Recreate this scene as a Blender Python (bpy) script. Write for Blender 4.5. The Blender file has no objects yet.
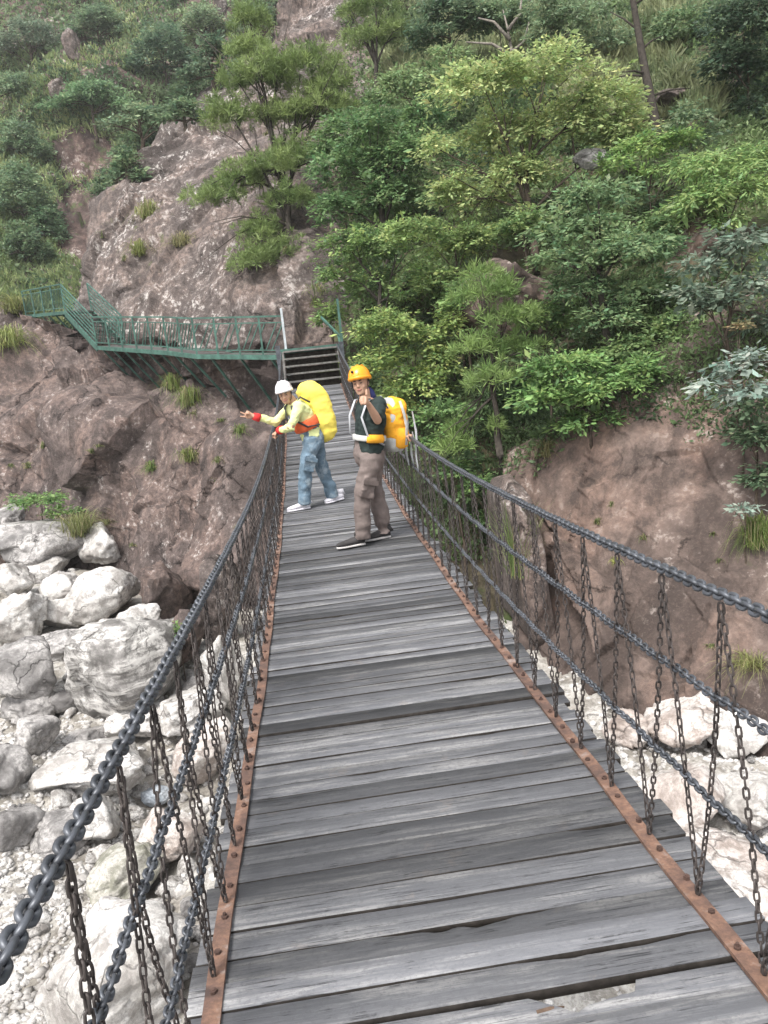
import bpy, math
import numpy as np
from mathutils import Vector, Matrix
from mathutils.bvhtree import BVHTree

# ------------------------------------------------------------------ camera, world, sun, exposure
scene = bpy.context.scene
W_PX, H_PX = 768, 1024
F = 784.0
PITCH, ROLL, YAW, CAM_X = .1886, .1052, .0848, -.2464


def cam_axes():
    cp, sp = math.cos(PITCH), math.sin(PITCH)
    cy, sy = math.cos(YAW), math.sin(YAW)
    r = np.array([cy, -sy, 0.])
    fw = np.array([sy * cp, cy * cp, -sp])
    dn = np.array([-sy * sp, -cy * sp, -cp])
    cr, sr = math.cos(ROLL), math.sin(ROLL)
    return r * cr + dn * sr, -r * sr + dn * cr, fw


XR, YD, FW = cam_axes()
CAM = np.array([CAM_X, 0., 0.])


def at(px, py, z):
    """world point that a pixel of the photograph shows at depth z (metres)"""
    return CAM + z * (FW + (px - 384) / F * XR + (py - 512) / F * YD)


cam_data = bpy.data.cameras.new('camera')
cam = bpy.data.objects.new('camera', cam_data)
scene.collection.objects.link(cam)
cam.matrix_world = Matrix(((XR[0], -YD[0], -FW[0], CAM[0]), (XR[1], -YD[1], -FW[1], CAM[1]),
                           (XR[2], -YD[2], -FW[2], CAM[2]), (0, 0, 0, 1)))
cam_data.sensor_fit = 'VERTICAL'
cam_data.sensor_height = 36.0
cam_data.lens = 36.0 * F / H_PX
cam_data.clip_start = .05
cam_data.clip_end = 1000
scene.camera = cam

SUN_EL, SUN_AZ = math.radians(58), math.radians(215)     # azimuth clockwise from +Y
world = bpy.data.worlds.new('World')
scene.world = world
world.use_nodes = True
wn = world.node_tree
bg = wn.nodes['Background']
sky = wn.nodes.new('ShaderNodeTexSky')
sky.sky_type = 'NISHITA'
sky.sun_disc = False
sky.sun_elevation = SUN_EL
sky.sun_rotation = SUN_AZ
sky.dust_density = 4.0
sky.air_density = 1.0
hs = wn.nodes.new('ShaderNodeHueSaturation')
hs.inputs['Saturation'].default_value = .22
wn.links.new(sky.outputs[0], hs.inputs['Color'])
wn.links.new(hs.outputs[0], bg.inputs[0])
bg.inputs[1].default_value = .125

sun_data = bpy.data.lights.new('sun', 'SUN')
sun_data.energy = 1.5
sun_data.angle = math.radians(14)
sun_data.color = (1.0, .97, .92)
sun = bpy.data.objects.new('sun', sun_data)
scene.collection.objects.link(sun)
sd = Vector((math.sin(SUN_AZ) * math.cos(SUN_EL), math.cos(SUN_AZ) * math.cos(SUN_EL), math.sin(SUN_EL)))
sun.rotation_euler = sd.to_track_quat('Z', 'Y').to_euler()

scene.view_settings.view_transform = 'Standard'
scene.view_settings.look = 'None'
scene.view_settings.gamma = 1
scene.view_settings.use_curve_mapping = False
scene.view_settings.exposure = 1.42
scene.cycles.max_bounces = 6
scene.cycles.diffuse_bounces = 3
scene.cycles.glossy_bounces = 2
scene.cycles.transmission_bounces = 3
scene.cycles.volume_bounces = 1
scene.cycles.use_denoising = True
scene.cycles.denoising_prefilter = 'NONE'

rng = np.random.default_rng(7)

# ------------------------------------------------------------------ helpers: noise


def _hash(ix, iy, iz, seed):
    h = (ix.astype(np.int64) * 374761393 + iy.astype(np.int64) * 668265263 + iz.astype(np.int64) * 2147483647 + seed * 974711) & 0xFFFFFFFF
    h = ((h ^ (h >> 13)) * 1274126177) & 0xFFFFFFFF
    h = ((h ^ (h >> 15)) * 2246822519) & 0xFFFFFFFF
    return (h ^ (h >> 16)) & 0xFFFFFFFF


def vnoise(P, seed=0):
    """smooth value noise in -1..1"""
    P = np.asarray(P, float)
    i = np.floor(P).astype(np.int64)
    f = P - i
    u = f * f * f * (f * (f * 6 - 15) + 10)
    out = 0
    for dx in (0, 1):
        for dy in (0, 1):
            for dz_ in (0, 1):
                w = (u[:, 0] if dx else 1 - u[:, 0]) * (u[:, 1] if dy else 1 - u[:, 1]) * (u[:, 2] if dz_ else 1 - u[:, 2])
                out = out + w * (_hash(i[:, 0] + dx, i[:, 1] + dy, i[:, 2] + dz_, seed) / 4294967295. * 2 - 1)
    return out


def fbm(P, octs=4, seed=0, gain=.5):
    a, s, t = 1., np.asarray(P, float), 0
    for k in range(octs):
        t = t + a * vnoise(s + k * 17.3, seed + k)
        s = s * 2.03
        a *= gain
    return t


def facet(P, seed=0, tilt=1.0):
    """cells of tilted planes: broken, blocky rock"""
    P = np.asarray(P, float)
    i = np.floor(P).astype(np.int64)
    best = np.full(len(P), 1e9)
    val = np.zeros(len(P))
    for dx in (-1, 0, 1):
        for dy in (-1, 0, 1):
            for dz_ in (-1, 0, 1):
                c = i + np.array([dx, dy, dz_])
                hs_ = [_hash(c[:, 0], c[:, 1], c[:, 2], seed + k * 101) / 4294967295. for k in range(7)]
                ctr = c + np.stack(hs_[:3], 1)
                d = P - ctr
                dd = (d * d).sum(1)
                v = (hs_[3] - .5) + tilt * ((hs_[4] - .5) * d[:, 0] + (hs_[5] - .5) * d[:, 1] + (hs_[6] - .5) * d[:, 2])
                m = dd < best
                best = np.where(m, dd, best)
                val = np.where(m, v, val)
    return val


# ------------------------------------------------------------------ helpers: meshes
COL = scene.collection


def link(o, parent=None):
    COL.objects.link(o)
    if parent is not None:
        o.parent = parent
        o.matrix_parent_inverse = parent.matrix_basis.inverted() if False else Matrix()
    return o


def fast_mesh(name, verts, quads=None, tris=None, smooth=False, col=None):
    me = bpy.data.meshes.new(name)
    verts = np.asarray(verts, np.float32)
    me.vertices.add(len(verts))
    me.vertices.foreach_set('co', verts.ravel())
    nq = 0 if quads is None else len(quads)
    nt = 0 if tris is None else len(tris)
    loops = []
    if nq:
        loops.append(np.asarray(quads, np.int32).ravel())
    if nt:
        loops.append(np.asarray(tris, np.int32).ravel())
    loops = np.concatenate(loops)
    me.loops.add(len(loops))
    me.loops.foreach_set('vertex_index', loops)
    starts = np.concatenate([np.arange(nq) * 4, nq * 4 + np.arange(nt) * 3]).astype(np.int32)
    tot = np.concatenate([np.full(nq, 4), np.full(nt, 3)]).astype(np.int32)
    me.polygons.add(nq + nt)
    me.polygons.foreach_set('loop_start', starts)
    me.polygons.foreach_set('loop_total', tot)
    if smooth:
        me.polygons.foreach_set('use_smooth', np.ones(nq + nt, bool))
    me.update(calc_edges=True)
    if col is not None:
        a = me.color_attributes.new('tint', 'FLOAT_COLOR', 'POINT')
        c4 = np.ones((len(verts), 4), np.float32)
        c4[:, :3] = col
        a.data.foreach_set('color', c4.ravel())
    return me


class MB:
    """collects shapes; build() links them as ONE mesh object"""

    def __init__(s):
        s.v, s.f, s.m, s.n = [], [], [], 0

    def add(s, verts, faces, mi=0):
        verts = np.asarray(verts, float)
        s.v.append(verts)
        c0 = verts.mean(0)
        vol = 0.
        for f in faces:
            p = verts[list(f)] - c0
            for k in range(1, len(f) - 1):
                vol += np.dot(p[0], np.cross(p[k], p[k + 1]))
        if vol < 0:
            faces = [tuple(f)[::-1] for f in faces]
        for f in faces:
            s.f.append(tuple(int(i) + s.n for i in f))
            s.m.append(mi)
        s.n += len(verts)

    def loft(s, rings, mi=0, n=16, pw=2.0, caps=True):
        """rings: (centre, half-axis a, half-axis b)"""
        th = np.linspace(0, 2 * math.pi, n, endpoint=False)
        c, si = np.cos(th), np.sin(th)
        cx = np.sign(c) * np.abs(c) ** (2 / pw)
        sy = np.sign(si) * np.abs(si) ** (2 / pw)
        vs = []
        for (p, a, b) in rings:
            vs.append(np.asarray(p) + cx[:, None] * np.asarray(a) + sy[:, None] * np.asarray(b))
        k = len(rings)
        fs = [(i * n + j, i * n + (j + 1) % n, (i + 1) * n + (j + 1) % n, (i + 1) * n + j) for i in range(k - 1) for j in range(n)]
        vs = np.concatenate(vs)
        if caps:
            vs = np.concatenate([vs, [rings[0][0]], [rings[-1][0]]])
            fs += [((j + 1) % n, j, k * n) for j in range(n)]
            fs += [((k - 1) * n + j, (k - 1) * n + (j + 1) % n, k * n + 1) for j in range(n)]
        s.add(vs, fs, mi)

    def tube(s, pts, rad, mi=0, n=10, flat=1.0, up=(0, 0, 1), round_ends=False):
        pts = [np.asarray(p, float) for p in pts]
        if np.isscalar(rad):
            rad = [rad] * len(pts)
        if round_ends:
            d0 = pts[0] - pts[1]
            d0 /= np.linalg.norm(d0)
            d1 = pts[-1] - pts[-2]
            d1 /= np.linalg.norm(d1)
            r0, r1 = rad[0], rad[-1]
            pts = [pts[0] + d0 * r0 * .95, pts[0] + d0 * r0 * .6] + pts + [pts[-1] + d1 * r1 * .6, pts[-1] + d1 * r1 * .95]
            rad = [r0 * .35, r0 * .8] + list(rad) + [r1 * .8, r1 * .35]
        rings = []
        up = np.asarray(up, float)
        for i, p in enumerate(pts):
            t = pts[min(i + 1, len(pts) - 1)] - pts[max(i - 1, 0)]
            t = t / (np.linalg.norm(t) + 1e-9)
            a = np.cross(t, up)
            if np.linalg.norm(a) < .05:
                a = np.cross(t, (0, 1, 0.1))
            a /= np.linalg.norm(a)
            b = np.cross(a, t)
            rings.append((p, a * rad[i], b * rad[i] * flat))
        s.loft(rings, mi, n)

    def box(s, c, ax, ay, az, mi=0):
        """oriented box: centre and three half-axis vectors"""
        c, ax, ay, az = (np.asarray(q, float) for q in (c, ax, ay, az))
        if np.cross(ax, ay) @ az < 0:
            ax = -ax
        v = [c + i * ax + j * ay + k * az for k in (-1, 1) for j in (-1, 1) for i in (-1, 1)]
        s.add(v, [(0, 2, 3, 1), (4, 5, 7, 6), (0, 1, 5, 4), (2, 6, 7, 3), (0, 4, 6, 2), (1, 3, 7, 5)], mi)

    def bar(s, p, q, w, h, mi=0, up=(0, 0, 1)):
        p, q = np.asarray(p, float), np.asarray(q, float)
        d = q - p
        t = d / np.linalg.norm(d)
        a = np.cross(t, up)
        if np.linalg.norm(a) < .05:
            a = np.cross(t, (0, 1, 0))
        a /= np.linalg.norm(a)
        b = np.cross(a, t)
        s.box((p + q) / 2, d / 2, a * w / 2, b * h / 2, mi)

    def ell(s, c, a, b, u, mi=0, n=14, m=9):
        c, a, b, u = (np.asarray(q, float) for q in (c, a, b, u))
        rings = []
        for k in range(m):
            ph = -math.pi / 2 + math.pi * (k + .5) / m
            rings.append((c + u * math.sin(ph), a * math.cos(ph), b * math.cos(ph)))
        s.loft(rings, mi, n)

    def mesh(s, name, smooth=False):
        me = bpy.data.meshes.new(name)
        me.from_pydata([tuple(p) for p in np.concatenate(s.v)], [], s.f)
        me.polygons.foreach_set('material_index', np.asarray(s.m, np.int32))
        if smooth:
            me.polygons.foreach_set('use_smooth', np.ones(len(s.f), bool))
        me.update()
        return me

    def build(s, name, mats, parent=None, smooth=False, origin=None, remesh=None, smooth_it=0, post=None):
        me = s.mesh(name, smooth)
        if remesh:
            me = remeshed(me, remesh, smooth_it)
        if post is not None:
            v = np.empty(len(me.vertices) * 3, np.float32)
            me.vertices.foreach_get('co', v)
            nn = np.empty(len(me.vertices) * 3, np.float32)
            me.vertices.foreach_get('normal', nn)
            v = post(v.reshape(-1, 3).astype(float), nn.reshape(-1, 3).astype(float))
            me.vertices.foreach_set('co', v.astype(np.float32).ravel())
            me.update()
        if smooth or remesh:
            me.polygons.foreach_set('use_smooth', np.ones(len(me.polygons), bool))
        if not isinstance(mats, (list, tuple)):
            mats = [mats]
        for m in mats:
            me.materials.append(m)
        o = bpy.data.objects.new(name, me)
        org = np.zeros(3) if origin is None else np.asarray(origin, float)
        if parent is not None:
            org = org * 0 + wloc(parent)
        shift_mesh(me, -org)
        if parent is None:
            o.location = org
        link(o, parent)
        return o


def wloc(o):
    p = np.zeros(3)
    while o is not None:
        p = p + np.array(o.location)
        o = o.parent
    return p


def shift_mesh(me, d):
    if np.abs(d).max() > 0:
        v = np.empty(len(me.vertices) * 3, np.float32)
        me.vertices.foreach_get('co', v)
        me.vertices.foreach_set('co', (v.reshape(-1, 3) + np.asarray(d, np.float32)).ravel())
        me.update()


def remeshed(me, voxel, it):
    tmp = bpy.data.objects.new('tmp', me)
    COL.objects.link(tmp)
    m = tmp.modifiers.new('r', 'REMESH')
    m.mode = 'VOXEL'
    m.voxel_size = voxel
    if it:
        sm = tmp.modifiers.new('s', 'SMOOTH')
        sm.iterations = it
        sm.factor = .5
    dg = bpy.context.evaluated_depsgraph_get()
    out = bpy.data.meshes.new_from_object(tmp.evaluated_get(dg))
    out.name = me.name
    out.materials.clear()
    bpy.data.objects.remove(tmp)
    return out


def tag(o, label=None, cat=None, group=None, kind=None):
    for k, v in (('label', label), ('category', cat), ('group', group), ('kind', kind)):
        if v:
            o[k] = v
    return o


def empty(name, loc, label=None, cat=None, group=None):
    o = bpy.data.objects.new(name, None)
    o.empty_display_size = .1
    o.location = loc
    COL.objects.link(o)
    return tag(o, label, cat, group)


# ------------------------------------------------------------------ helpers: materials
def new_mat(name, rough=.8, spec=.3):
    m = bpy.data.materials.new(name)
    m.use_nodes = True
    b = m.node_tree.nodes['Principled BSDF']
    b.inputs['Roughness'].default_value = rough
    b.inputs['Specular IOR Level'].default_value = spec
    return m, m.node_tree, b


def N(nt, kind, **kw):
    n = nt.nodes.new(kind)
    for k, v in kw.items():
        if k in n.inputs:
            n.inputs[k].default_value = v
        else:
            setattr(n, k, v)
    return n


def noise(nt, vec, scale, detail=6, rough=.6, dist=0.):
    n = N(nt, 'ShaderNodeTexNoise', Scale=scale, Detail=detail, Roughness=rough, Distortion=dist)
    nt.links.new(vec, n.inputs['Vector'])
    return n.outputs['Fac']


def ramp(nt, fac, stops, interp='LINEAR'):
    r = nt.nodes.new('ShaderNodeValToRGB')
    r.color_ramp.interpolation = interp
    e = r.color_ramp.elements
    while len(e) < len(stops):
        e.new(.5)
    for k, (p, c) in enumerate(stops):
        e[k].position = p
        e[k].color = (*c, 1) if len(c) == 3 else c
    nt.links.new(fac, r.inputs[0])
    return r.outputs[0]


def mix(nt, fac, a, b, mode='MIX'):
    m = nt.nodes.new('ShaderNodeMix')
    m.data_type = 'RGBA'
    m.blend_type = mode
    for v, k in ((fac, 0), (a, 6), (b, 7)):
        if isinstance(v, (int, float)):
            m.inputs[k].default_value = v
        elif isinstance(v, tuple):
            m.inputs[k].default_value = (*v, 1)
        else:
            nt.links.new(v, m.inputs[k])
    return m.outputs[2]


def grey(v):
    return (v, v, v)


def mapping(nt, vec, scale=(1, 1, 1), rot=(0, 0, 0)):
    m = nt.nodes.new('ShaderNodeMapping')
    m.inputs['Scale'].default_value = scale
    m.inputs['Rotation'].default_value = rot
    nt.links.new(vec, m.inputs['Vector'])
    return m.outputs[0]


def bump(nt, b, height, strength=.5, dist=.05):
    n = N(nt, 'ShaderNodeBump', Strength=strength, Distance=dist)
    nt.links.new(height, n.inputs['Height'])
    nt.links.new(n.outputs[0], b.inputs['Normal'])


def geo_pos(nt):
    return nt.nodes.new('ShaderNodeNewGeometry').outputs['Position']


def rock_mat(name, base, dark, pale, pale_amt=.5, scale=1.0, green=None, green_amt=.6, streak=True, bs=.6, crack=.35, grit=1.):
    m, nt, b = new_mat(name, .85, .25)
    P = geo_pos(nt)
    n1 = noise(nt, P, .45 * scale, 9, .62, .3)
    n2 = noise(nt, P, 2.2 * scale, 10, .72, .3)
    n3 = noise(nt, P, 9 * scale, 8, .72)
    n4 = noise(nt, P, 34 * scale, 4, .7)
    warm = tuple(x * k for x, k in zip(base, (1.16, 1.06, 1.0)))
    c = ramp(nt, n1, [(.39, dark), (.47, base), (.56, warm), (.66, tuple(x * .72 for x in base))])
    c = mix(nt, ramp(nt, n2, [(.40, grey(.9)), (.54, grey(0))]), c, dark)
    # pale lichen and fresh breaks: ragged patches
    pa = N(nt, 'ShaderNodeMath', operation='MULTIPLY')
    pm = mix(nt, .5, n2, n3)
    nt.links.new(ramp(nt, pm, [(pale_amt, grey(0)), (pale_amt + .06, grey(1))]), pa.inputs[0])
    n5 = noise(nt, P, .32 * scale, 5, .6, .6)
    nt.links.new(ramp(nt, n5, [(.44, grey(0)), (.58, grey(.95))]), pa.inputs[1])
    c = mix(nt, pa.outputs[0], c, pale)
    if streak:
        st = noise(nt, mapping(nt, P, (1.6, 1.6, .14)), 1.3 * scale, 8, .68, .4)
        c = mix(nt, ramp(nt, st, [(.52, grey(0)), (.60, grey(.85))]), c, tuple(x * .40 for x in base))
    c = mix(nt, ramp(nt, n3, [(.36, grey(.75 * grit)), (.56, grey(0))]), c, tuple(x * .55 for x in dark))
    c = mix(nt, ramp(nt, n4, [(.52, grey(0)), (.70, grey(.4 * grit))]), c, tuple(min(1, x * 1.7) for x in base))
    if green:
        gn = noise(nt, P, .9, 8, .68)
        c = mix(nt, ramp(nt, gn, [(green_amt, grey(0)), (green_amt + .08, grey(.85))]), c, green)
    vr = N(nt, 'ShaderNodeTexVoronoi', Scale=.9 * scale)
    vr.feature = 'DISTANCE_TO_EDGE'
    wv = N(nt, 'ShaderNodeVectorMath', operation='MULTIPLY_ADD')
    nz_ = N(nt, 'ShaderNodeTexNoise', Scale=1.1 * scale, Detail=7, Roughness=.65)
    nt.links.new(P, nz_.inputs['Vector'])
    nt.links.new(nz_.outputs['Color'], wv.inputs[0])
    wv.inputs[1].default_value = (1.6, 1.6, 1.6)
    nt.links.new(P, wv.inputs[2])
    nt.links.new(wv.outputs[0], vr.inputs['Vector'])
    ck = ramp(nt, vr.outputs[0], [(0, grey(0)), (.028, grey(1))])
    ck = mix(nt, ramp(nt, noise(nt, P, .6 * scale, 3), [(.47, grey(1)), (.56, grey(0))]), ck, grey(1))
    c = mix(nt, mix(nt, crack, grey(1), ck), tuple(x * .3 for x in dark), c)
    nt.links.new(c, b.inputs['Base Color'])
    h = mix(nt, .45, n2, n3)
    h = mix(nt, .15, h, n4)
    h = mix(nt, .25, h, ck)
    bump(nt, b, h, bs, .16)
    return m


M = {}
M['cliff'] = rock_mat('cliff rock', (.150, .117, .106), (.054, .042, .039), (.40, .37, .35), .55, .8, (.07, .085, .03), .66, crack=.8, bs=.8, grit=.8)
M['wall'] = rock_mat('brown rock wall', (.148, .110, .094), (.052, .039, .034), (.36, .31, .28), .545, .62, (.055, .065, .03), .66, bs=.55, crack=.8, grit=.45)
M['outcrop'] = rock_mat('outcrop rock', (.172, .140, .127), (.066, .054, .050), (.47, .44, .415), .525, .7, (.09, .11, .035), .64, bs=.9, crack=.6)
M['far_rock'] = rock_mat('far rock', (.118, .080, .070), (.055, .04, .036), (.40, .37, .34), .52, .35, (.07, .10, .035), .56, bs=1.0, crack=.5)
M['soil'] = rock_mat('hillside soil', (.075, .062, .04), (.035, .03, .02), (.22, .18, .14), .62, 1.0, (.045, .065, .02), .45, False, crack=0.)


def boulder_mat(name, base, dark, pale, stripe=.0, seed=0.):
    m, nt, b = new_mat(name, .8, .3)
    tc = nt.nodes.new('ShaderNodeTexCoord')
    P = tc.outputs['Object']
    oi = nt.nodes.new('ShaderNodeObjectInfo')
    va = N(nt, 'ShaderNodeVectorMath', operation='MULTIPLY_ADD')
    nt.links.new(oi.outputs['Location'], va.inputs[0])
    va.inputs[1].default_value = (3.1, 2.3, 1.7)
    nt.links.new(P, va.inputs[2])
    V = va.outputs[0]
    n1 = noise(nt, V, 1.1, 8, .62, .5)
    n2 = noise(nt, V, 3.6, 10, .74, .3)
    n3 = noise(nt, V, 22, 8, .75)
    c = ramp(nt, n1, [(.36, dark), (.46, base), (.56, pale)])
    c = mix(nt, ramp(nt, n2, [(.40, grey(.85)), (.52, grey(0))]), c, dark)
    c = mix(nt, ramp(nt, n3, [(.40, grey(.6)), (.55, grey(0))]), c, tuple(x * .55 for x in base))
    h = mix(nt, .4, n2, n3)
    if stripe:
        wv = N(nt, 'ShaderNodeTexNoise', Scale=2.4, Detail=6, Roughness=.6, Distortion=.4)
        nt.links.new(mapping(nt, V, (.35, .6, 3.4), (.25, -.28, 0)), wv.inputs['Vector'])
        c = mix(nt, ramp(nt, wv.outputs['Fac'], [(.52, grey(0)), (.60, grey(stripe))]), c, pale)
        c = mix(nt, ramp(nt, wv.outputs['Fac'], [(.3, grey(stripe)), (.42, grey(0))]), c, dark)
        h = mix(nt, .55, h, wv.outputs['Fac'])
    vr = N(nt, 'ShaderNodeTexVoronoi', Scale=1.5)
    vr.feature = 'DISTANCE_TO_EDGE'
    nz_ = N(nt, 'ShaderNodeTexNoise', Scale=1.6, Detail=5)
    nt.links.new(V, nz_.inputs['Vector'])
    wv_ = N(nt, 'ShaderNodeVectorMath', operation='ADD')
    nt.links.new(V, wv_.inputs[0])
    nt.links.new(nz_.outputs['Color'], wv_.inputs[1])
    nt.links.new(wv_.outputs[0], vr.inputs['Vector'])
    ck = ramp(nt, vr.outputs[0], [(0, grey(0)), (.035, grey(1))])
    gate = ramp(nt, noise(nt, V, .8, 3, .5), [(.45, grey(1)), (.58, grey(0))])
    ck = mix(nt, gate, ck, grey(1))
    c = mix(nt, mix(nt, .6, grey(1), ck), tuple(x * .35 for x in dark), c)
    h = mix(nt, .3, h, ck)
    nt.links.new(c, b.inputs['Base Color'])
    bump(nt, b, h, .9, .07)
    return m


M['pale_boulder'] = boulder_mat('pale granite', (.47, .45, .425), (.23, .21, .195), (.68, .66, .64))
M['grey_boulder'] = boulder_mat('grey granite', (.27, .258, .25), (.12, .113, .11), (.44, .42, .405))
M['striped_boulder'] = boulder_mat('banded granite', (.24, .228, .218), (.10, .094, .088), (.56, .54, .515), .9)
M['pink_boulder'] = boulder_mat('pinkish granite', (.46, .40, .365), (.22, .175, .15), (.63, .595, .565))
M['moss_boulder'] = boulder_mat('mossy granite', (.30, .29, .24), (.15, .15, .11), (.48, .46, .42))
M['blue_boulder'] = boulder_mat('wet bluish stone', (.36, .40, .44), (.20, .22, .25), (.60, .63, .66))
M['bed'] = boulder_mat('river gravel', (.33, .305, .27), (.15, .135, .115), (.50, .48, .45))
M['pebble'] = boulder_mat('white pebbles', (.52, .50, .48), (.30, .28, .26), (.70, .68, .66))


def leaf_mat(name='leaf', trans=.35):
    m, nt, b = new_mat(name, .55, .35)
    at_ = nt.nodes.new('ShaderNodeAttribute')
    at_.attribute_name = 'tint'
    nt.links.new(at_.outputs['Color'], b.inputs['Base Color'])
    t = nt.nodes.new('ShaderNodeBsdfTranslucent')
    g = nt.nodes.new('ShaderNodeHueSaturation')
    g.inputs['Value'].default_value = 1.3
    nt.links.new(at_.outputs['Color'], g.inputs['Color'])
    nt.links.new(g.outputs[0], t.inputs['Color'])
    ms = nt.nodes.new('ShaderNodeMixShader')
    ms.inputs[0].default_value = trans
    out = nt.nodes['Material Output']
    nt.links.new(b.outputs[0], ms.inputs[1])
    nt.links.new(t.outputs[0], ms.inputs[2])
    nt.links.new(ms.outputs[0], out.inputs['Surface'])
    return m


M['leaf'] = leaf_mat()


def simple(name, col, rough=.7, spec=.3, metal=0., var=.25, scale=8., bs=0., bscale=40):
    m, nt, b = new_mat(name, rough, spec)
    b.inputs['Metallic'].default_value = metal
    P = nt.nodes.new('ShaderNodeTexCoord').outputs['Object']
    n = noise(nt, P, scale, 5, .6)
    c = ramp(nt, n, [(.3, tuple(x * (1 - var) for x in col)), (.7, tuple(min(1, x * (1 + var)) for x in col))])
    nt.links.new(c, b.inputs['Base Color'])
    if bs:
        bump(nt, b, noise(nt, P, bscale, 4, .6), bs, .01)
    return m


M['bark'] = simple('bark', (.075, .058, .045), .9, .2, 0, .5, 14, .6, 30)
M['dark_bark'] = simple('dark bark', (.045, .038, .032), .9, .2, 0, .5, 14, .6, 30)
M['grey_bark'] = simple('bare grey branch', (.17, .15, .13), .9, .2, 0, .4, 14)
M['chain'] = simple('painted iron chain', (.075, .081, .093), .42, .5, .3, .4, 14)
M['thin_chain'] = simple('brown iron chain', (.055, .046, .043), .6, .4, .3, .5, 6)


def rust_mat():
    m, nt, b = new_mat('rusty flat iron', .8, .3)
    P = geo_pos(nt)
    n1 = noise(nt, P, 6, 9, .7, .3)
    n2 = noise(nt, P, 60, 5, .7)
    c = ramp(nt, n1, [(.36, (.06, .042, .037)), (.46, (.125, .076, .06)), (.56, (.20, .115, .08)), (.64, (.25, .20, .18))])
    c = mix(nt, ramp(nt, n2, [(.35, grey(.55)), (.6, grey(0))]), c, (.07, .045, .035))
    nt.links.new(c, b.inputs['Base Color'])
    bump(nt, b, n2, .4, .004)
    return m


M['rust'] = rust_mat()
M['bolt'] = simple('rusty bolt', (.075, .045, .036), .75, .4, .2, .5, 50)


def deck_mat():
    m, nt, b = new_mat('weathered planks', .72, .35)
    P = geo_pos(nt)
    a = nt.nodes.new('ShaderNodeAttribute')
    a.attribute_name = 'tint'        # r: plank tone, g: offset, b: warmth
    sep = nt.nodes.new('ShaderNodeSeparateColor')
    nt.links.new(a.outputs['Color'], sep.inputs[0])
    off = N(nt, 'ShaderNodeVectorMath', operation='MULTIPLY_ADD')
    nt.links.new(a.outputs['Color'], off.inputs[0])
    off.inputs[1].default_value = (0, 40, 0)
    cmb = nt.nodes.new('ShaderNodeCombineXYZ')
    mu = N(nt, 'ShaderNodeMath', operation='MULTIPLY')
    nt.links.new(sep.outputs[1], mu.inputs[0])
    mu.inputs[1].default_value = 60
    nt.links.new(mu.outputs[0], cmb.inputs[0])
    nt.links.new(mu.outputs[0], cmb.inputs[2])
    ad = N(nt, 'ShaderNodeVectorMath', operation='ADD')
    nt.links.new(P, ad.inputs[0])
    nt.links.new(cmb.outputs[0], ad.inputs[1])
    V = ad.outputs[0]
    rag = noise(nt, mapping(nt, V, (6, 60, 1)), 1.5, 8, .75)
    big = noise(nt, mapping(nt, V, (.8, 8, 1)), 1.5, 9, .66, .4)        # long pale and dark bands along the plank
    big = mix(nt, .22, big, rag)
    mid = noise(nt, mapping(nt, V, (1.4, 24, 1)), 1.6, 8, .68, .3)
    fine = noise(nt, mapping(nt, V, (4, 120, 1)), 2.2, 6, .75)
    grit = noise(nt, V, 70, 5, .75)
    blot = noise(nt, V, 4.5, 8, .72, .4)
    c = ramp(nt, big, [(.36, (.040, .042, .049)), (.46, (.070, .072, .080)), (.515, (.108, .109, .115)), (.55, (.165, .163, .163)), (.62, (.25, .246, .24))])
    c = mix(nt, ramp(nt, mid, [(.42, grey(.8)), (.50, grey(0))]), c, (.05, .052, .059))
    c = mix(nt, ramp(nt, fine, [(.54, grey(0)), (.64, grey(.22))]), c, (.25, .245, .24))
    c = mix(nt, ramp(nt, fine, [(.36, grey(.45)), (.44, grey(0))]), c, (.028, .028, .032))
    c = mix(nt, ramp(nt, blot, [(.60, grey(0)), (.66, grey(.45))]), c, (.15, .125, .108))
    c = mix(nt, ramp(nt, grit, [(.38, grey(.5)), (.5, grey(0))]), c, (.04, .04, .045))
    c = mix(nt, .34, c, (.125, .126, .132))
    # drying cracks along the grain
    cr1 = noise(nt, mapping(nt, V, (.7, 30, 1)), 1.2, 4, .55, .2)
    cr_ = ramp(nt, cr1, [(.488, grey(0)), (.496, grey(1)), (.504, grey(1)), (.512, grey(0))])
    cr_ = mix(nt, ramp(nt, blot, [(.46, grey(0)), (.54, grey(1))]), grey(0), cr_)
    c = mix(nt, mix(nt, .85, grey(0), cr_), c, (.018, .018, .02))
    tone = ramp(nt, sep.outputs[0], [(0, grey(.5)), (.5, grey(1.0)), (1, grey(1.75))])
    mm = N(nt, 'ShaderNodeMix', data_type='RGBA', blend_type='MULTIPLY')
    tmul = nt.nodes.new('ShaderNodeVectorMath')
    tmul.operation = 'SCALE'
    sc = N(nt, 'ShaderNodeMapRange')
    sc.inputs['To Min'].default_value = .36
    sc.inputs['To Max'].default_value = 1.75
    nt.links.new(sep.outputs[0], sc.inputs[0])
    nt.links.new(c, tmul.inputs[0])
    nt.links.new(sc.outputs[0], tmul.inputs['Scale'])
    c = tmul.outputs[0]
    nt.links.new(c, b.inputs['Base Color'])
    h = mix(nt, .5, fine, mid)
    h = mix(nt, .25, h, grit)
    h = mix(nt, mix(nt, .6, grey(0), cr_), h, grey(0))
    bump(nt, b, h, .6, .006)
    nt.nodes.remove(mm)
    return m


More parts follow.
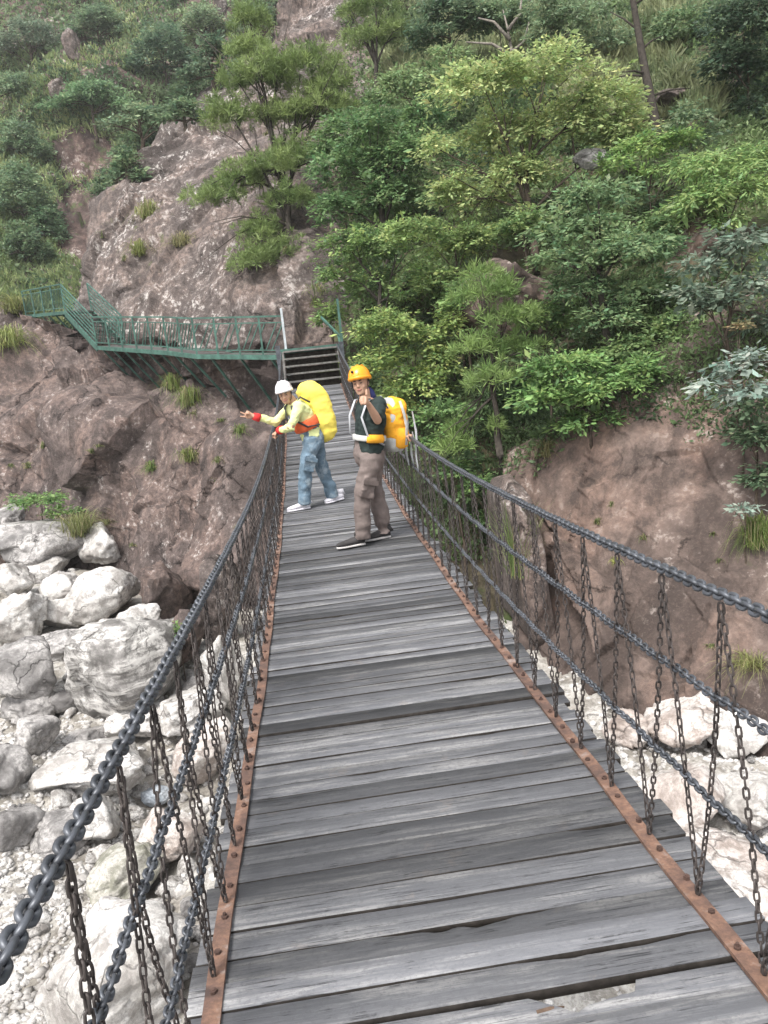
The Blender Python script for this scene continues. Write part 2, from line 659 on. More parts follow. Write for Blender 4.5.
M['deck'] = deck_mat()
M['plank_gap_shade'] = simple('plank side in painted gap shade', (.030, .026, .023), .9, .2, 0, .4, 30)  # shade of the plank gaps, painted dark onto plank sides and undersides
M['torn_wood'] = simple('torn pale wood', (.11, .075, .055), .9, .2, 0, .4, 40)
M['green_paint'] = simple('green painted steel', (.044, .104, .082), .55, .4, 0, .5, 5)
M['pale_paint'] = simple('bare galvanised post', (.40, .43, .45), .5, .45, .2, .3, 8)
M['step_wood'] = simple('dark step timber', (.10, .095, .09), .85, .25, 0, .4, 9)
M['step_edge'] = simple('worn step edge', (.15, .145, .135), .85, .25, 0, .4, 14)

# ------------------------------------------------------------------ terrain


def cubic(ctrl, t):
    """catmull-rom along axis 0 of ctrl at parameters t (0..1)"""
    n = len(ctrl)
    x = np.clip(t * (n - 1), 0, n - 1 - 1e-6)
    i = np.floor(x).astype(int)
    f = (x - i).reshape(-1, *([1] * (ctrl.ndim - 1)))
    g = lambda k: ctrl[np.clip(k, 0, n - 1)]
    p0, p1, p2, p3 = g(i - 1), g(i), g(i + 1), g(i + 2)
    return .5 * (2 * p1 + (p2 - p0) * f + (2 * p0 - 5 * p1 + 4 * p2 - p3) * f ** 2 + (3 * p1 - p0 - 3 * p2 + p3) * f ** 3)


TERRAIN = []      # (verts, quads) for ray casting


def sheet(name, net, nu, nv, mat, disp, label, flip=False):
    """net[row][col] = (px, py, depth): the surface is laid through those points and displaced along its normals"""
    ctrl = np.array([[at(*c) for c in row] for row in net])
    g = cubic(ctrl, np.linspace(0, 1, nv))
    g = cubic(g.transpose(1, 0, 2), np.linspace(0, 1, nu)).transpose(1, 0, 2)
    du = np.gradient(g, axis=1)
    dv = np.gradient(g, axis=0)
    nrm = np.cross(du, dv)
    nrm /= np.linalg.norm(nrm, axis=2, keepdims=True) + 1e-9
    P = g.reshape(-1, 3)
    nn = nrm.reshape(-1, 3)
    toward = ((CAM - P) * nn).sum(1)
    if np.median(toward) < 0:
        nn = -nn
    P = P + nn * disp(P)[:, None]
    ix = np.arange(nu * nv).reshape(nv, nu)
    q = np.stack([ix[:-1, :-1], ix[:-1, 1:], ix[1:, 1:], ix[1:, :-1]], -1).reshape(-1, 4)
    if np.median(toward) > 0:
        q = q[:, ::-1]
    me = fast_mesh(name, P, q, smooth=True)
    me.materials.append(mat)
    o = bpy.data.objects.new(name, me)
    link(o)
    tag(o, label, None, None, 'structure')
    TERRAIN.append((P, q))
    return o


def d_cliff(P):
    w = P + .13 * np.stack([fbm(P * .8, 3, 5), fbm(P * .8, 3, 6), fbm(P * .8, 3, 7)], 1)
    return (.7 * fbm(P * .25, 3, 1) + .95 * facet(w * [.30, .30, .24], 2, 1.4) + .15 * facet(w * [1.0, 1.0, .7], 3, 1.5)
            + .055 * facet(w * [2.8, 2.8, 1.8], 4, 1.6) + .015 * fbm(P * 3, 4, 8))


def d_wall(P):
    w = P + .12 * np.stack([fbm(P * .5, 3, 15), fbm(P * .5, 3, 16), fbm(P * .5, 3, 17)], 1)
    return (.30 * fbm(P * .2, 2, 11) + .36 * facet(w * [.26, .26, .28], 12, 1.4) + .15 * facet(w * [.7, .7, .45], 13, 1.7) + .045 * facet(w * [2.2, 2.2, 1.3], 14, 1.7)
            + .008 * fbm(P * 3, 5, 18))


def d_outcrop(P):
    w = P + .25 * np.stack([fbm(P * .4, 3, 25), fbm(P * .4, 3, 26), fbm(P * .4, 3, 27)], 1)
    return (.8 * fbm(P * .18, 3, 21) + .42 * facet(w * [.22, .22, .26], 22, 1.3) + .15 * facet(w * [.8, .8, 1.1], 23, 1.4)
            + .06 * facet(w * 2.4, 24, 1.4) + .10 * fbm(P * 1.6, 5, 28))


def d_far(P):
    w = P + 1.2 * np.stack([fbm(P * .2, 3, 35), fbm(P * .2, 3, 36), fbm(P * .2, 3, 37)], 1)
    return 2.6 * fbm(P * .07, 3, 31) + 1.6 * facet(w * .16, 32, 1.2) + .6 * facet(w * .5, 33, 1.3) + .2 * fbm(P * 1.2, 3, 34)


def d_soil(P):
    return .6 * fbm(P * .35, 4, 41) + .25 * facet(P * .7, 42, 1.2) + .08 * fbm(P * 3, 3, 43)


sheet('cliff', [
    [(-330, 310, 43), (-140, 305, 41), (-30, 300, 38.5), (40, 315, 33.5), (97, 338, 29.5), (150, 338, 27), (200, 338, 24.8), (250, 340, 23.2), (295, 345, 22.5), (350, 345, 22.5)],
    [(-330, 330, 39), (-140, 325, 37), (-30, 328, 35.4), (40, 330, 34), (97, 358, 30.2), (150, 364, 28.0), (200, 368, 25.8), (250, 370, 23.8), (295, 372, 22.6), (350, 372, 22.4)],
    [(-330, 380, 36), (-140, 372, 34), (-30, 368, 32.4), (40, 366, 31), (97, 385, 29.2), (150, 395, 27.6), (200, 402, 25.6), (250, 404, 23.6), (295, 400, 21.8), (350, 398, 21.6)],
    [(-330, 430, 33), (-140, 420, 31), (-30, 415, 30), (40, 415, 28.5), (97, 425, 26), (150, 430, 24.8), (200, 434, 23.0), (245, 434, 21.5), (290, 425, 20.3), (350, 420, 20.6)],
    [(-330, 520, 31), (-140, 510, 29.5), (-30, 505, 28.4), (40, 500, 27), (97, 505, 25.2), (150, 515, 23.6), (200, 515, 22.2), (245, 500, 21.0), (290, 490, 20.6), (350, 480, 20.4)],
    [(-330, 600, 29.5), (-140, 590, 28), (-30, 575, 27), (40, 565, 25.8), (97, 570, 24.0), (150, 585, 22.4), (200, 600, 21), (245, 590, 20.2), (290, 570, 20.2), (350, 560, 20)],
    [(-330, 720, 27.5), (-140, 700, 26), (-30, 680, 25), (40, 670, 24), (97, 675, 22.6), (150, 690, 21), (200, 710, 19.8), (245, 710, 19.4), (290, 700, 19.6), (350, 700, 19.6)],
], 380, 290, M['cliff'], d_cliff, 'brown and pale broken cliff under the green walkway')

sheet('rock_outcrop', [
    [(350, -60, 64), (315, -60, 54), (325, -60, 51), (340, -60, 49), (360, -60, 48), (385, -60, 47), (410, -60, 46), (440, -60, 46)],
    [(335, -10, 60), (292, -8, 50), (305, -8, 47), (322, -10, 45), (340, -10, 44), (362, -10, 43), (385, -10, 42), (415, -10, 42)],
    [(305, 45, 56), (272, 40, 46), (287, 42, 43), (305, 42, 41), (322, 42, 40), (345, 42, 39), (372, 42, 38.5), (405, 42, 38)],
    [(240, 100, 52), (207, 96, 42), (225, 100, 39), (245, 102, 37), (268, 102, 36), (295, 102, 35), (332, 102, 34.5), (382, 102, 34)],
    [(185, 155, 49), (150, 150, 39), (172, 153, 36), (203, 155, 34), (238, 155, 32.6), (277, 155, 31.6), (322, 155, 31), (375, 155, 31)],
    [(140, 215, 46), (107, 212, 36.5), (135, 216, 33.6), (175, 218, 31.2), (216, 218, 29.7), (263, 218, 28.6), (312, 218, 28), (365, 218, 28)],
    [(120, 290, 43), (84, 290, 34.5), (117, 292, 31.6), (163, 292, 28.8), (208, 292, 27), (258, 292, 25.8), (310, 292, 25), (362, 292, 25)],
    [(110, 375, 40), (64, 375, 33), (105, 375, 30.2), (155, 375, 27.4), (205, 375, 25.2), (258, 375, 23.6), (312, 375, 23), (365, 375, 23)],
], 300, 330, M['outcrop'], d_outcrop, 'tall brown rock outcrop above the green walkway')

sheet('far_hillside', [
    [(-700, -300, 120), (-350, -300, 118), (-120, -300, 115), (60, -300, 110), (220, -300, 105), (420, -300, 100), (650, -300, 100)],
    [(-700, -120, 96), (-350, -120, 95), (-120, -120, 94), (60, -120, 92), (220, -120, 88), (420, -120, 84), (650, -120, 84)],
    [(-700, 0, 80), (-350, 0, 80), (-120, 0, 79), (60, 0, 78), (200, 0, 75), (420, 0, 72), (650, 0, 72)],
    [(-700, 110, 70), (-350, 110, 68), (-120, 110, 66), (60, 110, 66), (200, 110, 66), (420, 110, 66), (650, 110, 66)],
    [(-700, 210, 62), (-350, 210, 58), (-120, 210, 56), (60, 200, 58), (200, 210, 60), (420, 210, 62), (650, 210, 62)],
    [(-700, 310, 54), (-350, 310, 48), (-120, 310, 46), (60, 310, 49), (200, 310, 54), (420, 310, 58), (650, 310, 58)],
    [(-700, 420, 48), (-350, 420, 42), (-120, 420, 40), (60, 420, 43), (200, 420, 50), (420, 420, 55), (650, 420, 55)],
], 200, 170, M['far_rock'], d_far, 'distant steep green hillside with bare rock faces')

sheet('hillside', [
    [(330, -320, 70), (400, -320, 62), (450, -320, 56), (520, -320, 52), (610, -320, 49), (700, -320, 46), (800, -320, 44), (960, -320, 42), (1250, -320, 40)],
    [(345, -140, 60), (400, -140, 52), (450, -140, 46), (520, -140, 43), (610, -140, 40), (700, -140, 37), (800, -140, 35), (960, -140, 33), (1250, -140, 31)],
    [(352, 10, 50), (395, 10, 40), (445, 10, 36), (520, 10, 33), (610, 10, 30.5), (700, 10, 28.5), (800, 10, 27), (960, 10, 25.5), (1250, 10, 23)],
    [(335, 100, 40), (375, 100, 32), (440, 100, 29), (520, 100, 26.6), (610, 100, 24.6), (700, 100, 23), (800, 100, 21.6), (960, 100, 20.2), (1250, 100, 18)],
    [(315, 200, 30), (372, 200, 26.6), (440, 200, 24), (520, 200, 21.8), (610, 200, 20.2), (700, 200, 18.8), (800, 200, 17.6), (960, 200, 16.4), (1250, 200, 14.6)],
    [(320, 300, 26), (375, 300, 22.8), (440, 300, 20.8), (520, 300, 19), (610, 300, 17.6), (700, 300, 16.4), (800, 300, 15.4), (960, 300, 14.2), (1250, 300, 12.6)],
    [(325, 390, 22.4), (378, 390, 20.6), (440, 390, 19), (520, 390, 17.6), (610, 390, 16.4), (700, 390, 15.3), (800, 390, 14.3), (960, 390, 13.2), (1250, 390, 11.6)],
    [(325, 480, 20.4), (378, 480, 19.2), (440, 480, 18.2), (520, 480, 17.4), (610, 480, 16.4), (700, 480, 15.4), (800, 480, 14.4), (960, 480, 13.2), (1250, 480, 11.6)],
    [(325, 580, 18.6), (378, 580, 17.8), (440, 580, 17), (520, 580, 16.6), (610, 580, 16), (700, 580, 15), (800, 580, 14), (960, 580, 12.8), (1250, 580, 11.2)],
    [(325, 720, 16.8), (378, 720, 16), (440, 720, 15.4), (520, 720, 15.2), (610, 720, 15), (700, 720, 14.4), (800, 720, 13.4), (960, 720, 12.2), (1250, 720, 10.6)],
], 230, 230, M['soil'], d_soil, 'steep overgrown soil slope above the brown rock wall')

sheet('rock_wall', [
    [(508, 450, 17.6), (535, 430, 17.0), (570, 395, 16.6), (620, 370, 16.0), (690, 290, 17), (768, 270, 16), (880, 260, 14.6), (1080, 250, 12.6)],
    [(505, 462, 16.2), (532, 446, 15.7), (568, 418, 15.5), (620, 398, 15), (688, 345, 15.2), (768, 330, 14.4), (880, 320, 13.2), (1080, 310, 11.4)],
    [(505, 520, 15.8), (530, 515, 15.4), (565, 500, 15), (618, 490, 14.3), (688, 450, 13.9), (768, 440, 13.2), (880, 430, 12.2), (1080, 420, 10.6)],
    [(505, 590, 15.5), (530, 590, 15.1), (565, 580, 14.7), (618, 575, 13.9), (688, 560, 13.2), (768, 550, 12.5), (880, 540, 11.6), (1080, 530, 10)],
    [(505, 670, 15), (530, 670, 14.6), (565, 665, 14.2), (618, 665, 13.4), (688, 665, 12.6), (768, 665, 11.9), (880, 665, 11), (1080, 665, 9.5)],
    [(505, 770, 14.2), (530, 770, 13.9), (565, 770, 13.5), (618, 770, 12.8), (688, 770, 12), (768, 770, 11.2), (880, 770, 10.4), (1080, 770, 9)],
], 360, 280, M['wall'], d_wall, 'bare reddish brown rock wall right of the bridge')


def bed_z(x, y):
    t = np.clip((x + 1.5) / 3.0, 0, 1)
    z = -6.35 + (.035 + .08 * t) * np.clip(y - 7, -12, 16)
    z = z + np.clip(-x - 2.5, 0, 14) * .03
    return z


bx, by = np.meshgrid(np.concatenate([np.linspace(-120, -22, 20)[:-1], np.linspace(-22, 14, 240), np.linspace(14, 100, 18)[1:]]),
                     np.concatenate([np.linspace(-90, -4, 18)[:-1], np.linspace(-4, 26, 220), np.linspace(26, 120, 18)[1:]]))
P = np.stack([bx.ravel(), by.ravel(), bed_z(bx, by).ravel()], 1)
Q = P * [1, 1, 0]
P[:, 2] += .28 * fbm(Q * .35, 4, 51) + .14 * facet(Q * .9 + .2 * fbm(Q, 2, 4)[:, None], 52, 1.1) + .05 * facet(Q * 3.2, 53, 1.2) + .03 * fbm(Q * 5, 3, 54)
ny, nx = bx.shape
ix = np.arange(nx * ny).reshape(ny, nx)
q = np.stack([ix[:-1, :-1], ix[:-1, 1:], ix[1:, 1:], ix[1:, :-1]], -1).reshape(-1, 4)
me = fast_mesh('river_bed', P, q, smooth=True)
me.materials.append(M['bed'])
tag(link(bpy.data.objects.new('river_bed', me)), 'pale stony river bed under the bridge', None, None, 'structure')
TERRAIN.append((P, q))

_v, _q, _n = [], [], 0
for P, q in TERRAIN:
    _v.append(P)
    _q.append(q + _n)
    _n += len(P)
BVH = BVHTree.FromPolygons([tuple(p) for p in np.concatenate(_v)], [tuple(int(i) for i in f) for f in np.concatenate(_q)])


def hit(px, py, default=20.):
    """depth and point of the terrain that the pixel looks at"""
    d = at(px, py, 1.) - CAM
    L = np.linalg.norm(d)
    r = BVH.ray_cast(Vector(CAM), Vector(d / L), 500)
    if r[0] is None:
        return at(px, py, default), np.array([0, 0, 1.]), default
    return np.array(r[0]), np.array(r[1]), r[3] / L


def ground(p, up=.5, reach=40):
    r = BVH.ray_cast(Vector(p) + Vector((0, 0, up)), Vector((0, 0, -1)), reach)
    return None if r[0] is None else np.array(r[0])


# ------------------------------------------------------------------ damp air
_all = np.concatenate(_v)
lo, hi = _all.min(0) - 1.0, _all.max(0) + 14.0
hz = MB()
hz.box((lo + hi) / 2, ((hi - lo)[0] / 2, 0, 0), (0, (hi - lo)[1] / 2, 0), (0, 0, (hi - lo)[2] / 2))
m = bpy.data.materials.new('damp air')
m.use_nodes = True
m.node_tree.nodes.remove(m.node_tree.nodes['Principled BSDF'])
pv = m.node_tree.nodes.new('ShaderNodeVolumePrincipled')
pv.inputs['Color'].default_value = (.92, .95, .97, 1)
pv.inputs['Density'].default_value = .0005
pv.inputs['Anisotropy'].default_value = .2
m.node_tree.links.new(pv.outputs[0], m.node_tree.nodes['Material Output'].inputs['Volume'])
tag(hz.build('haze', m), 'thin damp haze filling the gorge', 'haze', None, 'stuff')

# ------------------------------------------------------------------ the suspension bridge
HALF = .65
Y_NEAR, Y_FAR = -3.5, 18.7


def deck_z(y):
    return -1.6283 + .0069 * (np.asarray(y, float) - 5.43) ** 2


def deck_slope(y):
    return 2 * .0069 * (y - 5.43)


bridge = empty('suspension_bridge', (0, 0, -1.5), 'long plank footbridge hung from black iron chains across the stony gorge', 'bridge')


def part_mesh(name, me, mat, parent, shift=True):
    me.materials.append(mat)
    o = bpy.data.objects.new(name, me)
    if shift:
        shift_mesh(me, -wloc(parent))
    link(o, parent)
    return o


# planks
def build_deck():
    V, Q, C, MI = [], [], [], []
    n0 = 0
    r = np.random.default_rng(21)
    y = Y_NEAR
    nx = 90
    done = [0, 0]
    while y < Y_FAR:
        w = r.uniform(.076, .112)
        gap = r.uniform(.004, .008) if r.random() > .12 else r.uniform(.008, .014)
        x0, x1 = -.705 - r.uniform(0, .035), .775 + r.uniform(-.025, .02)
        xs = np.linspace(x0, x1, nx)
        sd = int(r.integers(1, 9999))
        S = np.stack([xs * 2.2, xs * 0 + y * 9, xs * 0], 1)
        e0 = .002 * fbm(S, 3, sd)
        e1 = .002 * fbm(S + 5, 3, sd + 5)
        zt = r.normal(0, .0035) + .002 * fbm(S * .5, 2, sd + 9)
        skew = r.normal(0, .004)
        # rot: long tapering gap at a plank edge, and one broken plank
        bite = 0 * xs
        if r.random() < .3:
            c, L = r.uniform(-.6, .6), r.uniform(.12, .4)
            bite = r.uniform(.006, .02) * np.clip(1 - np.abs(xs - c) / L, 0, 1) ** .7 * (1 + .4 * vnoise(S * 9, sd))
        if y + w > 1.90 and not done[0]:
            done[0] = 1
            bite = np.maximum(bite, .024 * np.clip(1 - np.abs(xs - .03) / .26, 0, 1) ** .8 * (1 + .4 * vnoise(S * 8, sd)))
        if y + w > 1.545 and not done[1]:
            done[1] = 1
            bite = np.maximum(bite, .078 * np.clip(1 - np.abs(xs - .25) / .13, 0, 1) ** .55 * (1 + .5 * vnoise(S * 11, sd)))
        ya = y + e0 + skew * xs
        yb = y + w + e1 + skew * xs - bite
        thick = .030
        tone, offc = np.clip(r.normal(.42, .26), 0, 1), r.random()
        dz_ = deck_z(y + w / 2)
        sl = deck_slope(y)
        bev = .0025
        rows = []
        for (yy, zz) in ((ya + .001, -thick), (ya, zt - bev), (ya + bev, zt + 0 * xs), ((ya + yb) / 2, zt + .001 * vnoise(S * 3, sd + 3)),
                         (yb - bev, zt + 0 * xs), (yb, zt - bev), (yb - .001, -thick)):
            rows.append(np.stack([xs, yy, dz_ + (yy - y - w / 2) * sl + zz + 0 * xs], 1))
        vv = np.concatenate(rows)
        k = len(rows)
        ii = np.arange(k * nx).reshape(k, nx)
        q = np.stack([ii[:-1, :-1], ii[:-1, 1:], ii[1:, 1:], ii[1:, :-1]], -1).reshape(-1, 4)
        q2 = np.stack([ii[-1, :-1], ii[-1, 1:], ii[0, 1:], ii[0, :-1]], -1).reshape(-1, 4)
        ends = []
        for jj in (0, nx - 1):
            c_ = ii[:, jj]
            e = [[c_[0], c_[1], c_[5], c_[6]], [c_[1], c_[2], c_[4], c_[5]], [c_[2], c_[3], c_[4], c_[4]]]
            ends += e[:2]
        V.append(vv)
        qa = np.concatenate([q, q2, np.array(ends)])
        Q.append(qa + n0)
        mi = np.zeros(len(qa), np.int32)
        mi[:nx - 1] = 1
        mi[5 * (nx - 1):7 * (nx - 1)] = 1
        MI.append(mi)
        C.append(np.tile([tone, offc, r.random()], (len(vv), 1)))
        n0 += len(vv)
        y += w + gap
    me = fast_mesh('deck', np.concatenate(V), np.concatenate(Q), col=np.concatenate(C))
    o = part_mesh('deck', me, M['deck'], bridge)
    me.materials.append(M['plank_gap_shade'])
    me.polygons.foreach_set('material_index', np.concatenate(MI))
    return o


build_deck()

for k, (x, y, L, w, a, dn) in enumerate(((.155, 1.562, .07, .016, .12, .010), (.185, 1.545, .06, .020, .05, .016))):
    mb = MB()
    z = float(deck_z(y)) - dn
    d = np.array([math.cos(a), math.sin(a), -.06])
    p = np.array([x, y, z])
    mb.loft([(p - d * L / 2, np.array([0, w, 0]) * .4, np.array([0, 0, .006])), (p, np.array([0, w, 0]) * .5, np.array([0, 0, .007])), (p + d * L / 2, np.array([0, w, 0]) * .08, np.array([0, 0, .002]))], 0, 6)
    mb.build('torn_splinter', M['torn_wood'], bridge)

# bearing cables under the planks
for s in (-1, 1):
    mb = MB()
    ys = np.linspace(Y_NEAR, Y_FAR + .2, 40)
    mb.tube([(s * .5, y, deck_z(y) - .085) for y in ys], .03, 0, 8)
    mb.build('bearing_cable', M['chain'], bridge, smooth=True)

# flat iron edging with its bolts
for s in (-1, 1):
    mb = MB()
    ys = np.linspace(Y_NEAR, Y_FAR, 120)
    top = []
    for y in ys:
        wob = .004 * math.sin(y * 2.1 + s) + .003 * math.sin(y * 5.3)
        zz = deck_z(y) + .016 + .003 * math.sin(y * 7.7 + s)
        xc = s * (HALF + .006) + wob
        top.append([(xc - .023, y, zz - .012), (xc - .023, y, zz), (xc + .023, y, zz), (xc + .023, y, zz - .012)])
    vv = np.array(top).reshape(-1, 3)
    ff = []
    for i in range(len(ys) - 1):
        for j in range(4):
            ff.append((i * 4 + j, i * 4 + (j + 1) % 4, (i + 1) * 4 + (j + 1) % 4, (i + 1) * 4 + j))
    mb.add(vv, ff, 0)
    y = Y_NEAR + .05
    while y < Y_FAR:
        yy = y + rng.normal(0, .008)
        z0 = deck_z(yy) + .016
        x = s * (HALF + .006) + rng.normal(0, .004)
        mb.tube([(x, yy, z0), (x, yy, z0 + .008 + rng.uniform(0, .004))], .0098, 1, 6)
        mb.tube([(x, yy, z0), (x, yy, z0 + rng.uniform(.010, .020))], .005, 1, 6)
        y += .152 + rng.normal(0, .012)
    mb.build('edge_strip', [M['rust'], M['bolt']], bridge)


# chains
def link_template(length, width, r, nseg=14, nt=7):
    """one oval link along +x, centred"""
    a, b = length / 2 - r, width / 2 - r
    th = np.linspace(0, 2 * math.pi, nseg, endpoint=False)
    ct, st = np.cos(th), np.sin(th)
    strt = max(a - b, 0)
    px = np.where(np.abs(ct) < 1e-9, 0, np.sign(ct)) * strt + b * ct
    py = b * st
    path = np.stack([px, py, 0 * px], 1)
    tan = np.roll(path, -1, 0) - np.roll(path, 1, 0)
    tan /= np.linalg.norm(tan, axis=1, keepdims=True)
    nr = np.stack([tan[:, 1], -tan[:, 0], 0 * px], 1)
    ph = np.linspace(0, 2 * math.pi, nt, endpoint=False)
    v = path[:, None, :] + r * (np.cos(ph)[None, :, None] * nr[:, None, :] + np.sin(ph)[None, :, None] * np.array([0, 0, 1.]))
    ii = np.arange(nseg * nt).reshape(nseg, nt)
    q = np.stack([ii, np.roll(ii, -1, 1), np.roll(np.roll(ii, -1, 0), -1, 1), np.roll(ii, -1, 0)], -1).reshape(-1, 4)
    return v.reshape(-1, 3), q


def chain_mesh(name, path, pitch, tmpl, twist0=.785, jitter=.05, seed=0):
    path = np.asarray(path, float)
    seg = np.linalg.norm(np.diff(path, axis=0), axis=1)
    s = np.concatenate([[0], np.cumsum(seg)])
    n = max(2, int(s[-1] / pitch))
    t = (np.arange(n) + .5) / n * s[-1]
    C = np.stack([np.interp(t, s, path[:, k]) for k in range(3)], 1)
    T = np.stack([np.interp(t + pitch * .5, s, path[:, k]) - np.interp(t - pitch * .5, s, path[:, k]) for k in range(3)], 1)
    T /= np.linalg.norm(T, axis=1, keepdims=True)
    ref = np.where(np.abs(T[:, 2:3]) > .8, np.array([[1., 0, 0]]), np.array([[0, 0, 1.]]))
    A = np.cross(T, ref)
    A /= np.linalg.norm(A, axis=1, keepdims=True)
    B = np.cross(A, T)
    r = np.random.default_rng(seed + 5)
    ang = twist0 + (np.arange(n) % 2) * math.pi / 2 + np.cumsum(r.normal(0, jitter, n)) * .25
    ca, sa = np.cos(ang)[:, None], np.sin(ang)[:, None]
    A2, B2 = A * ca + B * sa, -A * sa + B * ca
    tv, tq = tmpl
    V = C[:, None, :] + tv[None, :, 0:1] * T[:, None] + tv[None, :, 1:2] * A2[:, None] + tv[None, :, 2:3] * B2[:, None]
    q = (tq[None] + (np.arange(n) * len(tv))[:, None, None]).reshape(-1, 4)
    return fast_mesh(name, V.reshape(-1, 3), q, smooth=True)


T_HAND = link_template(.046, .035, .0054, 16, 8)
T_MID = link_template(.0365, .027, .0041, 14, 6)
T_HANG = link_template(.034, .0185, .0028, 12, 6)
T_HANG_LOW = link_template(.036, .022, .0037, 8, 4)

RAILS = {-1: (.86, .56, .27), 1: (.915, .64, .345)}
ys = np.linspace(Y_NEAR, Y_FAR + .1, 260)
SPACE = .31


def rail_z(s, k, y):
    # a slight belly between the hangers
    return deck_z(y) + RAILS[s][k] + .004 * np.sin(np.asarray(y) * 2 * math.pi / SPACE) * (1 if k else .4)


for s in (-1, 1):
    for k in range(3):
        path = np.stack([s * (HALF + .005 * np.sin(ys * .9 + k) + (.012 if k == 0 else .02)), ys, rail_z(s, k, ys)], 1)
        me = chain_mesh('rail', path, .0250 if k == 0 else .0205, T_HAND if k == 0 else T_MID, seed=s * 3 + k)
        part_mesh('handrail_chain' if k == 0 else 'side_chain', me, M['chain'], bridge)

# zigzag hangers between the handrail and the deck edge: the nearest hundred are parts
hang = []
y = -.8
while y < Y_FAR - .1:
    for s in (-1, 1):
        for d in (-.5, .5):
            hang.append((s, y, y + d * SPACE))
    y += SPACE


def hang_path(s, yt, yb, r):
    zt = float(rail_z(s, 0, yt)) - .02
    zb = float(deck_z(yb)) + .02
    sw = r.normal(0, .007)
    pts = []
    for u in np.linspace(0, 1, 7):
        b = math.sin(u * math.pi)
        pts.append((s * (HALF + .012 + (.0 if u < 1 else 0)) + s * .008 * b + sw * b, yt + (yb - yt) * u + sw * b * .5, zt + (zb - zt) * u))
    return pts


vis = []
for h in hang:
    c = np.array([h[0] * HALF, (h[1] + h[2]) / 2, float(deck_z(h[1])) + .4]) - CAM
    z = c @ FW
    vis.append(z if z > .3 and abs((c @ XR) / z * F) < 560 else 1e6)
order = np.argsort(vis)
near = [i for i in order[:100] if vis[i] < 1e5]
rr = np.random.default_rng(4)
far_v, far_q, n0 = [], [], 0
for i in range(len(hang)):
    s, yt, yb = hang[i]
    path = hang_path(s, yt, yb, rr)
    if i in near:
        me = chain_mesh('hanger_chain', path, .0240, T_HANG, seed=i, jitter=.5)
        part_mesh('hanger_chain', me, M['thin_chain'], bridge)
    else:
        me = chain_mesh('h', path, .0240, T_HANG_LOW, seed=i, jitter=.5)
        v = np.empty(len(me.vertices) * 3, np.float32)
        me.vertices.foreach_get('co', v)
        qq = np.empty(len(me.loops), np.int32)
        me.loops.foreach_get('vertex_index', qq)
        far_v.append(v.reshape(-1, 3))
        far_q.append(qq.reshape(-1, 4) + n0)
        n0 += len(far_v[-1])
        bpy.data.meshes.remove(me)
me = fast_mesh('hanger_chain', np.concatenate(far_v), np.concatenate(far_q), smooth=True)
o = part_mesh('distant_hanger_chain', me, M['thin_chain'], bridge)
o['kind'] = 'stuff'

# anchor posts at the far end
for x, zt in ((-.72, 1.0), (.76, .95)):
    mb = MB()
    mb.bar((x, Y_FAR + .12, deck_z(Y_FAR) - .9), (x, Y_FAR + .12, deck_z(Y_FAR) + zt), .10, .10)
    mb.box((x, Y_FAR + .12, deck_z(Y_FAR) + zt + .012), (.06, 0, 0), (0, .06, 0), (0, 0, .012))
    mb.build('anchor_post', M['chain'], bridge)

# ------------------------------------------------------------------ steps and walkway on the far bank
Z_PLAT = .50
steps = empty('wooden_steps', (0, 19.2, -.5), 'short flight of dark timber steps with green posts at the end of the bridge', 'steps')
NT = 5
for k in range(NT):
    u = (k + 1) / NT
    yy = 18.92 + .27 * k
    zz = float(deck_z(Y_FAR)) + (Z_PLAT - float(deck_z(Y_FAR))) * u - .02
    mb = MB()
    mb.box((.04, yy, zz), (.66, 0, 0), (0, .15, 0), (0, 0, .022), 0)
    mb.box((.04, yy - .153, zz + .003), (.662, 0, 0), (0, .006, 0), (0, 0, .020), 1)
    mb.build('tread', [M['step_wood'], M['step_edge']], steps)
    mb = MB()
    mb.box((.04, yy + .12, zz - .10), (.63, 0, 0), (0, .012, 0), (0, 0, .07))
    mb.build('gap_shade_board', M['dark_bark'], steps)  # dark board added so the open gap between treads reads as shade
for x in (-.64, .72):
    mb = MB()
    mb.bar((x, 18.75, float(deck_z(Y_FAR)) - .05), (x, 20.1, Z_PLAT - .08), .05, .16)
    mb.build('stringer', M['step_wood'], steps)
for x, m_, y in ((-.55, 'pale_paint', 20.16), (.80, 'green_paint', 19.0)):
    mb = MB()
    zb = float(deck_z(Y_FAR)) - .1
    mb.bar((x, y, zb), (x, y, Z_PLAT + 1.05), .055, .055)
    mb.build('post', M[m_], steps)
mb = MB()
mb.bar((.80, 19.0, Z_PLAT + .15), (.42, 20.3, Z_PLAT + .75), .04, .05)
mb.bar((.80, 19.0, float(deck_z(Y_FAR)) + .25), (.80, 20.5, Z_PLAT + .3), .04, .05)
mb.build('brace', M['green_paint'], steps)
mb = MB()
mb.box((.05, 20.12, Z_PLAT - .005), (.78, 0, 0), (0, .03, 0), (0, 0, .06))
mb.build('top_beam', M['green_paint'], steps)

A_ = at(287, 355, 20.6)
B_ = at(197, 354.5, 22.2)
B2 = at(168, 351, 23.6)
C_ = at(97, 346, 27.6)
D_ = at(65, 311, 30.2)
E_ = at(26, 315, 34.2)
walk = empty('cliff_walkway', tuple(C_ - np.array([0, 0, .3])), 'green railed steel walkway with a stair, bolted to the cliff face', 'walkway')
UP = np.array([0, 0, 1.])


def inward(p, q):
    d = (q - p) * [1, 1, 0]
    d /= np.linalg.norm(d)
    n = np.array([-d[1], d[0], 0])
    mid = (p + q) / 2
    if n @ (mid - CAM) < 0:
        n = -n
    return d, n


def wpost(p, h=1.0):
    mb = MB()
    mb.bar(p - UP * .08, p + UP * h, .05, .05)
    mb.build('post', M['green_paint'], walk)


